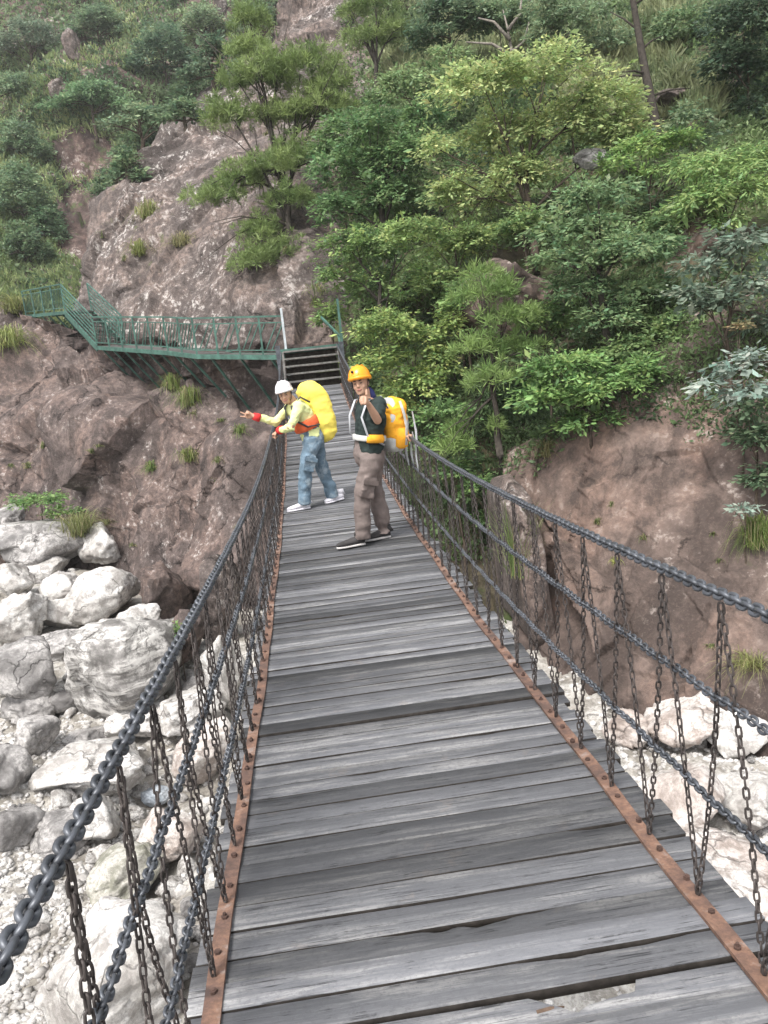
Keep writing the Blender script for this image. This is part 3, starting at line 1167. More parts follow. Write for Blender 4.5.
def panel(p, q, h=1.0, kind=0):
    """one bay of railing: two rails and slanting bars"""
    mb = MB()
    mb.bar(p + UP * h, q + UP * h, .055, .045)
    mb.bar(p + UP * (h - .16), q + UP * (h - .16), .03, .03)
    mb.bar(p + UP * .12, q + UP * .12, .03, .03)
    lo, hi = .12, h - .16
    L = np.linalg.norm(q - p)
    n = max(2, int(L / .17))
    for i in range(-2, n):
        u0, u1 = i / n, (i + 2.4) / n
        z0, z1 = hi, lo
        # clip the slanting bar to the bay
        a0, a1 = max(u0, 0), min(u1, 1)
        if a1 - a0 < .3 / n:
            continue
        zz0 = z0 + (z1 - z0) * (a0 - u0) / (u1 - u0)
        zz1 = z0 + (z1 - z0) * (a1 - u0) / (u1 - u0)
        if kind == 1 or (i % 3 != 2):
            mb.bar(p + (q - p) * a0 + UP * zz0, p + (q - p) * a1 + UP * zz1, .02, .028)
    mb.build('railing_panel', M['green_paint'], walk)


def run(p, q, bays, width=1.0, kinds=None, first=True):
    d, n = inward(p, q)
    mb = MB()
    c = (p + q) / 2 + n * width / 2
    mb.box(c - UP * .03, (q - p) / 2, n * width / 2, UP * .02)
    mb.build('walk_plate', M['step_wood'], walk)
    mb = MB()
    mb.bar(p - UP * .06, q - UP * .06, .06, .13)
    mb.bar(p + n * width - UP * .06, q + n * width - UP * .06, .06, .13)
    mb.build('edge_beam', M['green_paint'], walk)
    for i in range(bays + 1):
        x = p + (q - p) * i / bays
        if i or first:
            wpost(x)
        if i < bays:
            panel(x, p + (q - p) * (i + 1) / bays, kind=(kinds[i] if kinds else 0))
    # slanting struts down to the rock
    m = max(2, int(np.linalg.norm(q - p) / .85))
    for i in range(m):
        x = p + (q - p) * (i + .5) / m
        end = x - UP * 2.5 + n * 1.5 + np.array([.35, 0, 0])
        mb = MB()
        mb.bar(x - UP * .1, end, .055, .055)
        mb.build('strut', M['green_paint'], walk)


run(A_, B_, 4, 1.1)
run(B_, B2, 2, 1.1, [1, 1], first=False)
run(B2, C_, 5, 1.1, first=False)
run(D_, E_, 4, 1.1, [1, 1, 1, 1])
d, n = inward(A_, B_)
# stair from C up to D
d2, n2 = inward(C_, D_)
for off in (0, 1.0):
    p, q = C_ + n2 * off, D_ + n2 * off
    mb = MB()
    mb.bar(p - UP * .08, q - UP * .08, .05, .22)
    mb.build('stringer', M['green_paint'], walk)
    mb = MB()
    for hh in (.2, .36, .52, .68, .84, 1.0):
        mb.bar(p + UP * hh, q + UP * hh, .05 if hh == 1.0 else .03, .04)
    mb.build('stair_railing', M['green_paint'], walk)
    if off:
        wpost(p)
        wpost(q)
mb = MB()
for k in range(9):
    u = (k + .5) / 9
    x = C_ + (D_ - C_) * u + n2 * .5
    mb.box(x, d2 * .14, n2 * .5, UP * .015)
mb.build('stair_tread', M['step_wood'], walk)
# landing that joins the steps to the walkway
mb = MB()
mb.box((.05, 20.85, Z_PLAT - .02), (.80, 0, 0), (0, .7, 0), (0, 0, .03))
mb.build('landing_plate', M['step_wood'], walk)

# ------------------------------------------------------------------ rocks in the river bed
bpy_ico = {}


def icosphere(sub):
    if sub in bpy_ico:
        return bpy_ico[sub]
    import bmesh
    b = bmesh.new()
    bmesh.ops.create_icosphere(b, subdivisions=sub, radius=1)
    v = np.array([p.co[:] for p in b.verts])
    f = np.array([[x.index for x in p.verts] for p in b.faces])
    b.free()
    bpy_ico[sub] = (v, f)
    return v, f


def boulder_shape(seed, sub=5, cuts=9, rough=.05, k=60.):
    v, f = icosphere(sub)
    r = np.random.default_rng(seed)
    d = v.copy()
    rad = np.ones(len(v)) * 1.08
    for _ in range(cuts):
        n = r.normal(size=3)
        n /= np.linalg.norm(n)
        h = r.uniform(.52, .92)
        c = d @ n
        lim = np.where(c > .05, h / np.maximum(c, .05), 9)
        rad = -np.log(np.exp(-k * rad) + np.exp(-k * lim) + 1e-30) / k
    p = d * np.maximum(rad, .25)[:, None]
    q = p + seed * 7.13
    disp = .10 * fbm(q * 1.1, 3, seed) + rough * 1.7 * facet(q * 1.9 + .15 * fbm(q * 2, 2, seed + 8)[:, None], seed + 3, 1.5) + rough * .55 * fbm(q * 5, 4, seed + 4)
    p = p + d * disp[:, None]
    return p, f


def boulder(px, py, rw, rh, mat, label, seed, depth=None, flat=1.0, rot=0., name='boulder', group=None, sink=.0, sub=5, cuts=9, k=60.):
    sharp = k
    """a rock of rw x rh pixels (half sizes) resting where the photograph shows it"""
    base, nrm, z = hit(px, py + rh * .75)
    z = depth or z
    c = at(px, py, z)
    k = z / F
    Rx, Rz = rw * k, rh * k * 1.05
    v, f = boulder_shape(seed, sub, cuts, .05, sharp)
    ext = np.abs(v).max(0)
    v = v / ext
    Ry = (Rx + Rz) * .55 * flat
    v = v * [Rx, Ry, Rz]
    cr, sr = math.cos(rot), math.sin(rot)
    x, zz = v[:, 0] * cr - v[:, 2] * sr, v[:, 0] * sr + v[:, 2] * cr
    v = np.stack([x, v[:, 1], zz], 1)
    g = ground(c, 3.0)
    if g is not None and c[2] - Rz * .8 > g[2]:
        c = c - UP * min(c[2] - Rz * .8 - g[2], .35 * Rz + .15)
    me = fast_mesh(name, v, None, f, smooth=True)
    me.materials.append(M[mat])
    o = bpy.data.objects.new(name, me)
    o.location = c + FW * 0 - UP * sink
    link(o)
    tag(o, label, 'boulder', group or 'boulders in the river bed')
    return o


BOULDERS = [
    (110, 660, 72, 64, 'striped_boulder', 'big rounded boulder with white wavy bands, largest left of the bridge', .25, 1.0),
    (45, 536, 52, 24, 'grey_boulder', 'long grey slab boulder topping the rock pile under the cliff', -.12, 1.3),
    (103, 546, 22, 20, 'pale_boulder', 'blocky pale rock beside the grey slab with the grass tuft', .2, 1.0),
    (15, 522, 20, 16, 'grey_boulder', 'small grey rock at the left edge behind the long slab', .1, 1.0),
    (50, 566, 26, 13, 'pale_boulder', 'white rock wedged below the long grey slab', .0, 1.0),
    (100, 596, 46, 26, 'pale_boulder', 'broad white boulder between the grey slab and the banded boulder', .1, 1.1),
    (66, 612, 26, 16, 'pale_boulder', 'smaller white rock left of the broad white boulder', -.2, 1.0),
    (22, 618, 28, 25, 'pale_boulder', 'angular white boulder at the left edge beneath the slab', .3, 1.0),
    (14, 583, 20, 20, 'pale_boulder', 'pale upright rock at the left edge under the slab', .1, 1.0),
    (24, 672, 42, 36, 'grey_boulder', 'grey leaning slab left of the banded boulder', -.45, 1.0),
    (35, 734, 21, 19, 'grey_boulder', 'small round grey stone by the wet hollow', .1, 1.0),
    (30, 706, 26, 16, 'grey_boulder', 'grey rock just above the small round stone', .0, 1.0),
    (6, 772, 22, 24, 'grey_boulder', 'dark grey rock cut by the left edge of the view', .2, 1.0),
    (92, 764, 60, 25, 'pale_boulder', 'long flat pale boulder below the wet hollow', .06, 1.4),
    (128, 722, 34, 18, 'pale_boulder', 'flat pale rock under the banded boulder', .12, 1.2),
    (58, 834, 32, 18, 'grey_boulder', 'smooth grey egg shaped stone on the gravel', -.1, 1.0),
    (16, 824, 24, 24, 'grey_boulder', 'pointed grey rock beside the egg shaped stone', .3, 1.0),
    (96, 822, 34, 22, 'pale_boulder', 'pale brown rock right of the egg shaped stone', -.1, 1.0),
    (155, 795, 15, 11, 'blue_boulder', 'small bluish white stone behind the chains', -.4, 1.0),
    (188, 708, 40, 24, 'pale_boulder', 'wide pale rock under the left chains', .2, 1.2),
    (205, 752, 34, 30, 'pink_boulder', 'pinkish rock low behind the left hanger chains', .3, 1.0),
    (165, 838, 40, 28, 'pink_boulder', 'rounded pinkish rock below the bluish stone', .15, 1.0),
    (118, 882, 46, 26, 'moss_boulder', 'greenish grey slab leaning above the cracked pale rock', .35, 1.2),
    (120, 972, 92, 66, 'pale_boulder', 'huge cracked pale rock at the foot of the left chains', .1, 1.1),
    (220, 604, 26, 50, 'outcrop', 'upright mottled rock at the cliff foot beside the bridge', .05, 1.0),
    (222, 676, 24, 40, 'pale_boulder', 'pale upright rock beneath the mottled rock beside the bridge', .05, 1.0),
    (158, 592, 30, 34, 'cliff', 'reddish block fallen at the cliff foot, right of the white boulder', .1, 1.0),
    (186, 640, 20, 30, 'cliff', 'smaller reddish block beside the mottled upright rock', -.1, 1.0),
    (150, 640, 16, 12, 'grey_boulder', 'little grey rock tucked behind the banded boulder', .1, 1.0),
    (200, 690, 20, 14, 'grey_boulder', 'little grey rock under the mottled upright rock', .1, 1.0),
    (140, 622, 26, 16, 'pale_boulder', 'flat pale rock under the broad white boulder on its right', .1, 1.2),
    (62, 642, 28, 15, 'grey_boulder', 'grey rock wedged above the banded boulder on its left', -.1, 1.1),
    (64, 588, 22, 15, 'pale_boulder', 'pale lump between the white wedge and the broad white boulder', .2, 1.0),
    (66, 700, 18, 11, 'grey_boulder', 'low dark stone under the left side of the banded boulder', .0, 1.0),
    (84, 738, 26, 9, 'grey_boulder', 'thin grey slab lying beside the wet hollow', .05, 1.2),
    (690, 716, 52, 22, 'pink_boulder', 'broad pinkish ledge at the foot of the brown wall', .05, 1.3),
    (742, 735, 34, 24, 'pale_boulder', 'pale rock at the right edge below the brown wall', -.1, 1.0),
    (625, 730, 26, 18, 'pink_boulder', 'pinkish rock near the wall foot left of the ledge', .1, 1.0),
    (664, 806, 58, 52, 'pink_boulder', 'large pink stained boulder seen through the right chains', .1, 1.0),
    (745, 800, 42, 26, 'pale_boulder', 'white boulder at the right edge behind the chains', -.15, 1.2),
    (726, 874, 78, 48, 'pink_boulder', 'long pinkish white boulder near the right edge of the deck', -.3, 1.2),
    (766, 930, 34, 30, 'pale_boulder', 'white rock low in the right corner under the chains', .0, 1.0),
    (600, 775, 22, 22, 'pale_boulder', 'pale rock just beyond the right edge of the planks', .1, 1.0),
]
for k, (px, py, rw, rh, m_, lab, rot, fl) in enumerate(BOULDERS):
    if px < 140 and py < 780 and 'biggest' not in lab and rw < 60:
        rw, rh = rw * 1.14, rh * 1.14
    boulder(px, py, rw, rh, m_, lab, 100 + k, None, fl, rot, cuts=6 if 'round' in lab else 11, k=9. if 'round' in lab or 'egg' in lab else 60.)

# small loose stones: alike, so they share one label
r = np.random.default_rng(33)
protos = []
for k in range(8):
    v, f = boulder_shape(300 + k, 3, 10, .06)
    for m_ in ('pale_boulder', 'grey_boulder'):
        me = fast_mesh('stone', v * [1, .8, .6], None, f, smooth=True)
        me.materials.append(M[m_])
        protos.append(me)
spots = []
while len(spots) < 150:
    px, py = (r.uniform(-20, 230), r.uniform(560, 1020)) if r.random() < .72 else (r.uniform(590, 790), r.uniform(690, 960))
    p, nrm, z = hit(px, py)
    if p[2] > -3.2 or nrm[2] < .3:
        continue
    spots.append((p, z))
for p, z in spots:
    o = bpy.data.objects.new('stone', protos[r.integers(len(protos))])
    s_ = r.uniform(.07, .24)
    o.location = p + UP * s_ * .15
    o.scale = (s_, s_, s_)
    o.rotation_euler = (r.uniform(-.3, .3), r.uniform(-.3, .3), r.uniform(0, 6.28))
    link(o)
    tag(o, 'small loose stone lying among the pale river boulders', 'stone', 'small loose stones in the river bed')

# pebbles: one mass
v0, f0 = icosphere(1)
pb_v, pb_f, n0 = [], [], 0
for k in range(5200):
    px, py = (r.uniform(-40, 130), r.uniform(690, 1024)) if r.random() < .7 else (r.uniform(600, 800), r.uniform(700, 960))
    d = at(px, py, 1.) - CAM
    # the bed is nearly flat: intersect with its height
    t = 12.
    for _ in range(5):
        p = CAM + d * t
        t = bed_z(p[0], p[1]) / d[2]
    p = CAM + d * t
    g = BVH.ray_cast(Vector((p[0], p[1], -2.5)), Vector((0, 0, -1)), 10)
    if g[0] is None or g[1][2] < .7 or g[0][2] > bed_z(p[0], p[1]) + .45:
        continue
    s_ = r.uniform(.02, .065)
    vv = v0 * (1 + .25 * r.normal(size=(len(v0), 1))) * [s_, s_ * r.uniform(.6, 1), s_ * .6]
    a = r.uniform(0, 6.28)
    vv = np.stack([vv[:, 0] * math.cos(a) - vv[:, 1] * math.sin(a), vv[:, 0] * math.sin(a) + vv[:, 1] * math.cos(a), vv[:, 2]], 1)
    pb_v.append(vv + np.array(g[0]))
    pb_f.append(f0 + n0)
    n0 += len(v0)
for k in range(5200):
    x, y = r.uniform(-8, 7), r.uniform(-1, 17)
    g = BVH.ray_cast(Vector((x, y, -2.5)), Vector((0, 0, -1)), 10)
    if g[0] is None or g[1][2] < .7 or g[0][2] > bed_z(x, y) + .45:
        continue
    s_ = r.uniform(.03, .12) * r.uniform(.5, 1)
    vv = v0 * (1 + .25 * r.normal(size=(len(v0), 1))) * [s_, s_ * r.uniform(.6, 1), s_ * .6]
    pb_v.append(vv + np.array(g[0]))
    pb_f.append(f0 + n0)
    n0 += len(v0)
me = fast_mesh('pebbles', np.concatenate(pb_v), None, np.concatenate(pb_f), smooth=True)
me.materials.append(M['pebble'])
tag(link(bpy.data.objects.new('pebbles', me)), 'white pebbles and gravel between the boulders', 'pebbles', None, 'stuff')

# ------------------------------------------------------------------ plants


def leaves_mesh(name, C, D, Nn, L, Wd, col, fold=.18):
    """C centre, D leaf axis, Nn leaf normal, L length, Wd width (all per leaf)"""
    S = np.cross(D, Nn)
    S /= np.linalg.norm(S, axis=1, keepdims=True) + 1e-9
    L = L[:, None]
    Wd = Wd[:, None]
    v = np.stack([C - D * L * .5, C + S * Wd * .5 - Nn * Wd * fold + D * L * .05, C + D * L * .5 - Nn * L * .08, C - S * Wd * .5 - Nn * Wd * fold + D * L * .05], 1)
    n = len(C)
    q = np.arange(n * 4).reshape(n, 4)
    lum = (col @ np.array([.3, .55, .15]))[:, None]
    col = col * .93 + lum * .07
    me = fast_mesh(name, v.reshape(-1, 3), q, col=np.repeat(np.clip(col * LEAF_GAIN, 0, .7), 4, 0))
    me.materials.append(M['leaf'])
    return me


def unit(v):
    return v / (np.linalg.norm(v, axis=1, keepdims=True) + 1e-9)


def vary(r, col, n, amt=.22, hue=.12):
    c = np.tile(np.asarray(col, float), (n, 1))
    c *= np.exp(r.normal(0, amt, (n, 1)))
    c[:, 0] *= np.exp(r.normal(0, hue, n))
    c[:, 2] *= np.exp(r.normal(0, hue, n))
    return np.clip(c, .004, .8)


def crown_leaves(r, blobs, n_tw, per, L, colA, colB, droop=.25, gate=-.25, shell=.5, asp=.42, freq=2.2, up=.75):
    """blobs: (centre, (rx, ry, rz)); returns leaf arrays. Twigs sit in the blobs' outer volume, in clumps with gaps between"""
    vol = np.array([np.prod(b[1]) ** .66 for b in blobs])
    pick = r.choice(len(blobs), n_tw, p=vol / vol.sum())
    u = unit(r.normal(size=(n_tw, 3)))
    u[:, 2] = np.where(u[:, 2] < -.35, -u[:, 2] * .6, u[:, 2])
    rad = shell + (1 - shell) * r.random(n_tw) ** .6
    ctr = np.array([b[0] for b in blobs])[pick]
    rr_ = np.array([b[1] for b in blobs])[pick]
    size = rr_.mean()
    lump = 1 + .28 * vnoise(u * 2.3 + pick[:, None] * 9.1, 61)
    T = ctr + u * rr_ * (rad * lump)[:, None]
    # layered sprays: pull twigs towards levels
    g = vnoise(T * freq / max(size, .3), 62)
    keep = g > gate
    T, u, pick = T[keep], u[keep], pick[keep]
    n = len(T)
    tone = np.clip(.5 + .55 * vnoise(T * 2.6 / max(size, .3) + 40, 63) + r.normal(0, .24, n), 0, 1)
    tc = np.asarray(colA)[None] * (1 - tone[:, None]) + np.asarray(colB)[None] * tone[:, None]
    C = np.repeat(T, per, 0)
    U = np.repeat(u, per, 0)
    m = len(C)
    tw = L * 1.5
    off = r.normal(size=(m, 3)) * [1, 1, .45]
    C = C + off * tw * .6
    D = unit(off * [1, 1, .5] + U * .7 + [0, 0, -droop] + r.normal(0, .3, (m, 3)))
    Nn = unit(np.array([0, 0, up]) + U * .45 + r.normal(0, .35, (m, 3)))
    Nn = unit(Nn - D * (Nn * D).sum(1, keepdims=True))
    col = np.repeat(tc, per, 0) * np.exp(r.normal(0, .16, (m, 1)))
    col[:, 0] *= np.exp(r.normal(0, .1, m))
    Ls = L * np.exp(r.normal(-.04, .32, m))
    return C, D, Nn, Ls, Ls * asp, np.clip(col, .004, .8)


def needle_leaves(r, blobs, n_tw, per, L, colA, colB, wd=.10, gate=-.2):
    vol = np.array([np.prod(b[1]) ** .66 for b in blobs])
    pick = r.choice(len(blobs), n_tw, p=vol / vol.sum())
    u = unit(r.normal(size=(n_tw, 3)))
    u[:, 2] = np.where(u[:, 2] < -.2, -u[:, 2] * .5, u[:, 2])
    ctr = np.array([b[0] for b in blobs])[pick]
    rr_ = np.array([b[1] for b in blobs])[pick]
    size = rr_.mean()
    T = ctr + u * rr_ * (.25 + .75 * r.random(n_tw) ** .5)[:, None] * (1 + .3 * vnoise(u * 2.5 + pick[:, None] * 5, 71))[:, None]
    keep = vnoise(T * 2.4 / size, 72) > gate
    T, u = T[keep], u[keep]
    n = len(T)
    tone = np.clip(.5 + .6 * vnoise(T * 1.6 / size + 11, 73) + r.normal(0, .15, n), 0, 1)
    tc = np.asarray(colA)[None] * (1 - tone[:, None]) + np.asarray(colB)[None] * tone[:, None]
    ax = unit(u * .6 + [0, 0, .8] + r.normal(0, .3, (n, 3)))
    C0, AX = np.repeat(T, per, 0), np.repeat(ax, per, 0)
    m = len(C0)
    D = unit(AX * .55 + r.normal(0, .55, (m, 3)))
    Ls = L * np.exp(r.normal(0, .15, m))
    C = C0 + D * Ls[:, None] * .5
    Nn = unit(np.cross(D, r.normal(size=(m, 3))))
    col = np.repeat(tc, per, 0) * np.exp(r.normal(0, .18, (m, 1)))
    return C, D, Nn, Ls, Ls * wd, np.clip(col, .004, .8)


def limbs(mb, base, blobs, r0, r, top=None, twist=.25):
    """tapered trunk from base to the crown's middle, and a limb to each blob"""
    base = np.asarray(base)
    cs = np.array([b[0] for b in blobs])
    mid = cs.mean(0) if top is None else np.asarray(top)
    H = np.linalg.norm(mid - base)
    pts = [base - UP * .3]
    for u in np.linspace(0, 1, 6):
        pts.append(base + (mid - base) * u + np.array([r.normal(0, .03), r.normal(0, .03), 0]) * H * (1 if 0 < u < 1 else 0) * twist * 2)
    rad = [r0 * 1.25] + list(np.linspace(r0 * 1.1, r0 * .45, 6))
    mb.tube(pts, rad, 0, 8)
    for c in cs:
        k = r.integers(3, 6)
        s_ = pts[k]
        m1 = s_ + (c - s_) * .5 + np.array([r.normal(0, .05), r.normal(0, .05), .06 * H])
        mb.tube([s_, s_ + (m1 - s_) * .5 + UP * .01 * H, m1, c], [r0 * .45, r0 * .36, r0 * .26, r0 * .12], 0, 6)
        for _ in range(3):
            e = c + r.normal(size=3) * np.array([.5, .5, .35]) * np.linalg.norm(c - mid + .3) * .6
            mb.tube([m1, (m1 + e) / 2 + UP * .03 * H, e], [r0 * .2, r0 * .13, r0 * .06], 0, 5)


PLANT_SEED = [500]


def plant(name, label, cat, blobs_px, colA, colB, leaf=.10, dens=1.0, kind='leaf', lift=.5, trunk=.06, base_px=None, bark='bark', depth=None,
          gate=-.25, asp=.45, droop=.25, group=None, fz=1.0, per=None, shell=.45, up=.75):
    """a tree or shrub whose crown fills the given ellipses (px, py, rx, ry) of the photograph, rooted on the slope below it"""
    PLANT_SEED[0] += 1
    r = np.random.default_rng(PLANT_SEED[0])
    cx = np.average([b[0] for b in blobs_px], weights=[b[2] * b[3] for b in blobs_px])
    cy = np.average([b[1] for b in blobs_px], weights=[b[2] * b[3] for b in blobs_px])
    if depth is None:
        zs = [hit(b[0], b[1] + b[3] * .3)[2] for b in blobs_px]
        depth = float(np.median(zs))
        bigr = max(max(b[2], b[3]) for b in blobs_px) * depth / F
        depth = min(depth - bigr * lift, min(zs) - .1 + bigr * .6) if name != 'grass_tuft' else depth
    k = depth / F
    blobs = []
    area = 0
    for (px, py, rx, ry) in blobs_px:
        ry_ = (rx + ry) / 2 * k * fz
        blobs.append((at(px, py, depth + r.uniform(-.35, .35) * rx * k), np.array([rx * k, ry_, ry * k])))
        area += rx * ry * k * k * math.pi
    if base_px is not None:
        base = at(base_px[0], base_px[1], depth)
    else:
        low = min(b[0][2] - b[1][2] * .5 for b in blobs)
        c = np.mean([b[0] for b in blobs], 0)
        base = np.array([c[0], c[1], low])
        g = ground(base, 2.0, 6)
        back = BVH.ray_cast(Vector(base), Vector((FW * [1, 1, 0]).tolist()), 6)
        if g is not None and base[2] - g[2] < 3.0:
            base = g
        elif back[0] is not None:
            base = np.array(back[0])
    root = empty(name, tuple(base), label, cat, group)
    if kind == 'needle':
        per = per or 16
        n_tw = int(dens * area / (leaf * leaf) * 4.4)
        arr = needle_leaves(r, blobs, n_tw, per, leaf, colA, colB, gate=gate, wd=asp if asp < .3 else .1)
    else:
        per = per or 9
        n_tw = int(dens * area / (leaf * leaf * asp) * 1.15)
        leaf *= .8
        n_tw = int(n_tw * 1.35)
        arr = crown_leaves(r, blobs, n_tw, per, leaf, colA, colB, gate=gate, asp=asp, droop=droop, shell=shell, up=up)
    me = leaves_mesh('crown', *arr)
    shift_mesh(me, -base)
    link(bpy.data.objects.new('crown', me), root)
    if trunk:
        mb = MB()
        limbs(mb, base, blobs, trunk, r)
        mb.build('trunk', M[bark], root, smooth=True)
    return root


def grass_tuft(px, py, r_px, h_px, label, colA=(.16, .20, .05), colB=(.26, .27, .10), n=260, depth=None, name='grass_tuft', wd=.010, hang=.78, cat='grass tuft', group='grass tufts on the rocks'):
    PLANT_SEED[0] += 1
    r = np.random.default_rng(PLANT_SEED[0])
    p, nrm, z = hit(px, py)
    if depth:
        z = depth
        p = at(px, py, depth)
    k = z / F
    R, H = r_px * k, h_px * k
    V, Q, C = [], [], []
    seg = 5
    b0 = p + nrm * .02
    ang = r.uniform(0, 2 * math.pi, n)
    out = np.stack([np.cos(ang), np.sin(ang), 0 * ang], 1)
    out = unit(out + nrm * .5)
    L = H * r.uniform(.9, 2.6, n)
    spread = r.uniform(.1, 1.7, n) ** 1.2 * R
    st = b0 + r.normal(0, .25, (n, 3)) * R * [1, 1, .3]
    wdt = np.maximum(wd, .75 * k) * r.uniform(.7, 1.3, n)
    side = unit(np.cross(out, [0, 0, 1.]) + r.normal(0, .2, (n, 3)))
    rows = []
    for i in range(seg + 1):
        u = i / seg
        pos = st + out * (spread * u)[:, None] + UP * (L * (u * .95 - hang * 1.15 * u * u))[:, None]
        w = wdt * (1 - u * .85)
        rows += [pos - side * w[:, None] / 2, pos + side * w[:, None] / 2]
    v = np.stack(rows, 1)           # n, 2*(seg+1), 3
    m = 2 * (seg + 1)
    idx = np.arange(n * m).reshape(n, m)
    q = np.concatenate([np.stack([idx[:, 2 * i], idx[:, 2 * i + 1], idx[:, 2 * i + 3], idx[:, 2 * i + 2]], 1) for i in range(seg)])
    t = r.random((n, 1))
    dry = r.random((n, 1)) < .14
    colA, colB = np.where(dry, (.20, .17, .09), np.asarray(colA) * .8), np.where(dry, (.30, .26, .14), np.asarray(colB) * .8)
    col = (np.asarray(colA) * (1 - t) + np.asarray(colB) * t) * np.exp(r.normal(0, .2, (n, 1)))
    me = fast_mesh(name, (v - p).reshape(-1, 3), q, col=np.repeat(col, m, 0))
    me.materials.append(M['leaf'])
    o = bpy.data.objects.new(name, me)
    o.location = p
    link(o)
    return tag(o, label, cat, group)


LEAF_GAIN = 1.6
G1 = (.055, .095, .035)       # mid green
G2 = (.12, .19, .055)
GD1, GD2 = (.03, .055, .028), (.07, .11, .05)        # dark
GY1, GY2 = (.17, .22, .055), (.34, .38, .12)         # yellow-green
GB1, GB2 = (.045, .085, .05), (.11, .165, .09)       # bluish
PN1, PN2 = (.07, .11, .032), (.15, .195, .065)       # pine

TREES = 'trees and shrubs on the slope'
plant('pine_tree', 'tall pine with flat yellowish needle pads above the walkway', 'pine tree',
      [(250, 22, 20, 22), (300, 74, 46, 30), (258, 84, 38, 28), (234, 120, 32, 24), (320, 116, 44, 30), (285, 120, 34, 20), (214, 200, 30, 18), (240, 186, 32, 22), (270, 172, 32, 20),
       (306, 160, 40, 28), (270, 262, 44, 30), (330, 88, 26, 22), (248, 52, 22, 18), (258, 232, 24, 18), (290, 205, 30, 22)],
      PN1, PN2, .22, 1.0, 'needle', trunk=.13, base_px=(300, 285), bark='dark_bark', depth=25.5, gate=-.45, group='pines on the slope', per=18)
plant('pine_tree', 'pine cut by the top edge of the photo, right of the tall pine', 'pine tree',
      [(375, 6, 30, 20), (362, 42, 24, 16), (392, 38, 26, 20), (350, 14, 14, 10)], PN1, PN2, .24, .9, 'needle', trunk=.12, depth=31, bark='dark_bark', gate=-.4,
      base_px=(385, 130), group='pines on the slope')
plant('pine_tree', 'young feathery pine against the rounded brown boulder', 'pine tree',
      [(480, 278, 24, 16), (488, 296, 34, 24), (508, 322, 36, 22), (478, 352, 30, 22), (520, 350, 26, 18), (492, 382, 32, 18), (470, 430, 30, 16), (455, 448, 18, 12)],
      (.075, .13, .035), (.15, .21, .065), .20, 1.0, 'needle', trunk=.07, depth=16.2, bark='dark_bark', gate=-.35, base_px=(500, 455), group='pines on the slope')
plant('broadleaf_tree', 'spreading tree with pale yellow green leaves, brightest crown on the slope', 'tree',
      [(486, 92, 52, 34), (545, 82, 56, 36), (600, 108, 44, 36), (555, 132, 56, 34), (498, 142, 54, 32), (455, 196, 34, 24), (488, 206, 40, 26), (624, 140, 34, 26), (520, 176, 44, 26),
       (440, 150, 26, 24)],
      (.125, .175, .06), (.29, .33, .14), .15, 1.0, trunk=.10, depth=19.5, gate=-.18, base_px=(535, 262), group=TREES)
plant('broadleaf_tree', 'rounded green tree with layered sprays above the brown wall', 'tree',
      [(598, 200, 44, 26), (575, 236, 52, 26), (628, 256, 52, 26), (580, 290, 42, 26), (642, 296, 36, 24), (610, 322, 40, 22), (556, 262, 30, 20)],
      (.05, .095, .045), (.15, .21, .095), .135, 1.0, trunk=.09, depth=15.8, gate=-.2, base_px=(612, 372), bark='dark_bark', group=TREES)
plant('shrub', 'glossy bright green shrub on the top edge of the brown wall', 'shrub',
      [(560, 372, 46, 24), (604, 392, 46, 30), (545, 402, 32, 26), (640, 376, 26, 26), (590, 424, 36, 18)],
      (.055, .11, .035), (.16, .25, .075), .15, 1.0, trunk=.04, depth=14.9, gate=-.2, asp=.4, group=TREES)
plant('broadleaf_tree', 'dense mid green tree between the tall pine and the pale tree', 'tree',
      [(368, 132, 40, 26), (410, 160, 46, 34), (352, 172, 44, 32), (392, 200, 44, 30), (338, 212, 32, 26), (425, 122, 28, 22)],
      (.04, .08, .032), (.115, .185, .07), .16, 1.0, trunk=.11, depth=22.5, gate=-.2, base_px=(385, 275), bark='dark_bark', group=TREES)
plant('broadleaf_tree', 'leafy tree with thin bent branches behind the orange helmet', 'tree',
      [(352, 252, 40, 28), (398, 246, 40, 28), (372, 292, 40, 26), (424, 286, 36, 32), (336, 276, 20, 18)],
      (.05, .09, .035), (.16, .23, .07), .15, 1.0, trunk=.08, depth=20.4, gate=-.15, base_px=(392, 350), bark='dark_bark', group=TREES)
plant('shrub', 'light green shrub leaning over the right handrail beyond the men', 'shrub',
      [(388, 330, 36, 24), (420, 346, 34, 28), (376, 366, 28, 24), (418, 388, 34, 26), (438, 366, 24, 30), (452, 326, 18, 26), (395, 408, 24, 18)],
      (.08, .13, .04), (.24, .30, .09), .13, 1.05, trunk=.04, depth=18.4, gate=-.2, group=TREES)
plant('shrub', 'low dark green shrub in the shady hollow under the young pine', 'shrub',
      [(440, 418, 34, 20), (426, 446, 26, 16), (480, 492, 28, 18), (492, 520, 20, 14), (455, 470, 20, 14)],
      (.045, .085, .03), (.12, .20, .06), .12, .8, trunk=.03, depth=16.6, gate=-.1, group=TREES)
plant('shrub', 'bright fern like shrub with drooping fronds near the right edge', 'shrub',
      [(708, 172, 36, 26), (735, 196, 40, 30), (700, 208, 30, 24), (755, 165, 26, 22), (725, 226, 28, 16)],
      (.08, .14, .045), (.20, .27, .09), .17, 1.0, trunk=.05, depth=16.4, gate=-.2, asp=.3, droop=.6, group=TREES)
plant('shrub', 'grey green big leaved shrub hanging over the wall at the right edge', 'shrub',
      [(742, 246, 34, 22), (706, 268, 30, 18), (752, 288, 34, 24), (716, 306, 34, 20), (690, 296, 20, 16), (762, 326, 22, 18)],
      (.05, .075, .05), (.14, .175, .13), .17, .95, trunk=.05, depth=13.6, gate=-.2, asp=.45, group=TREES)
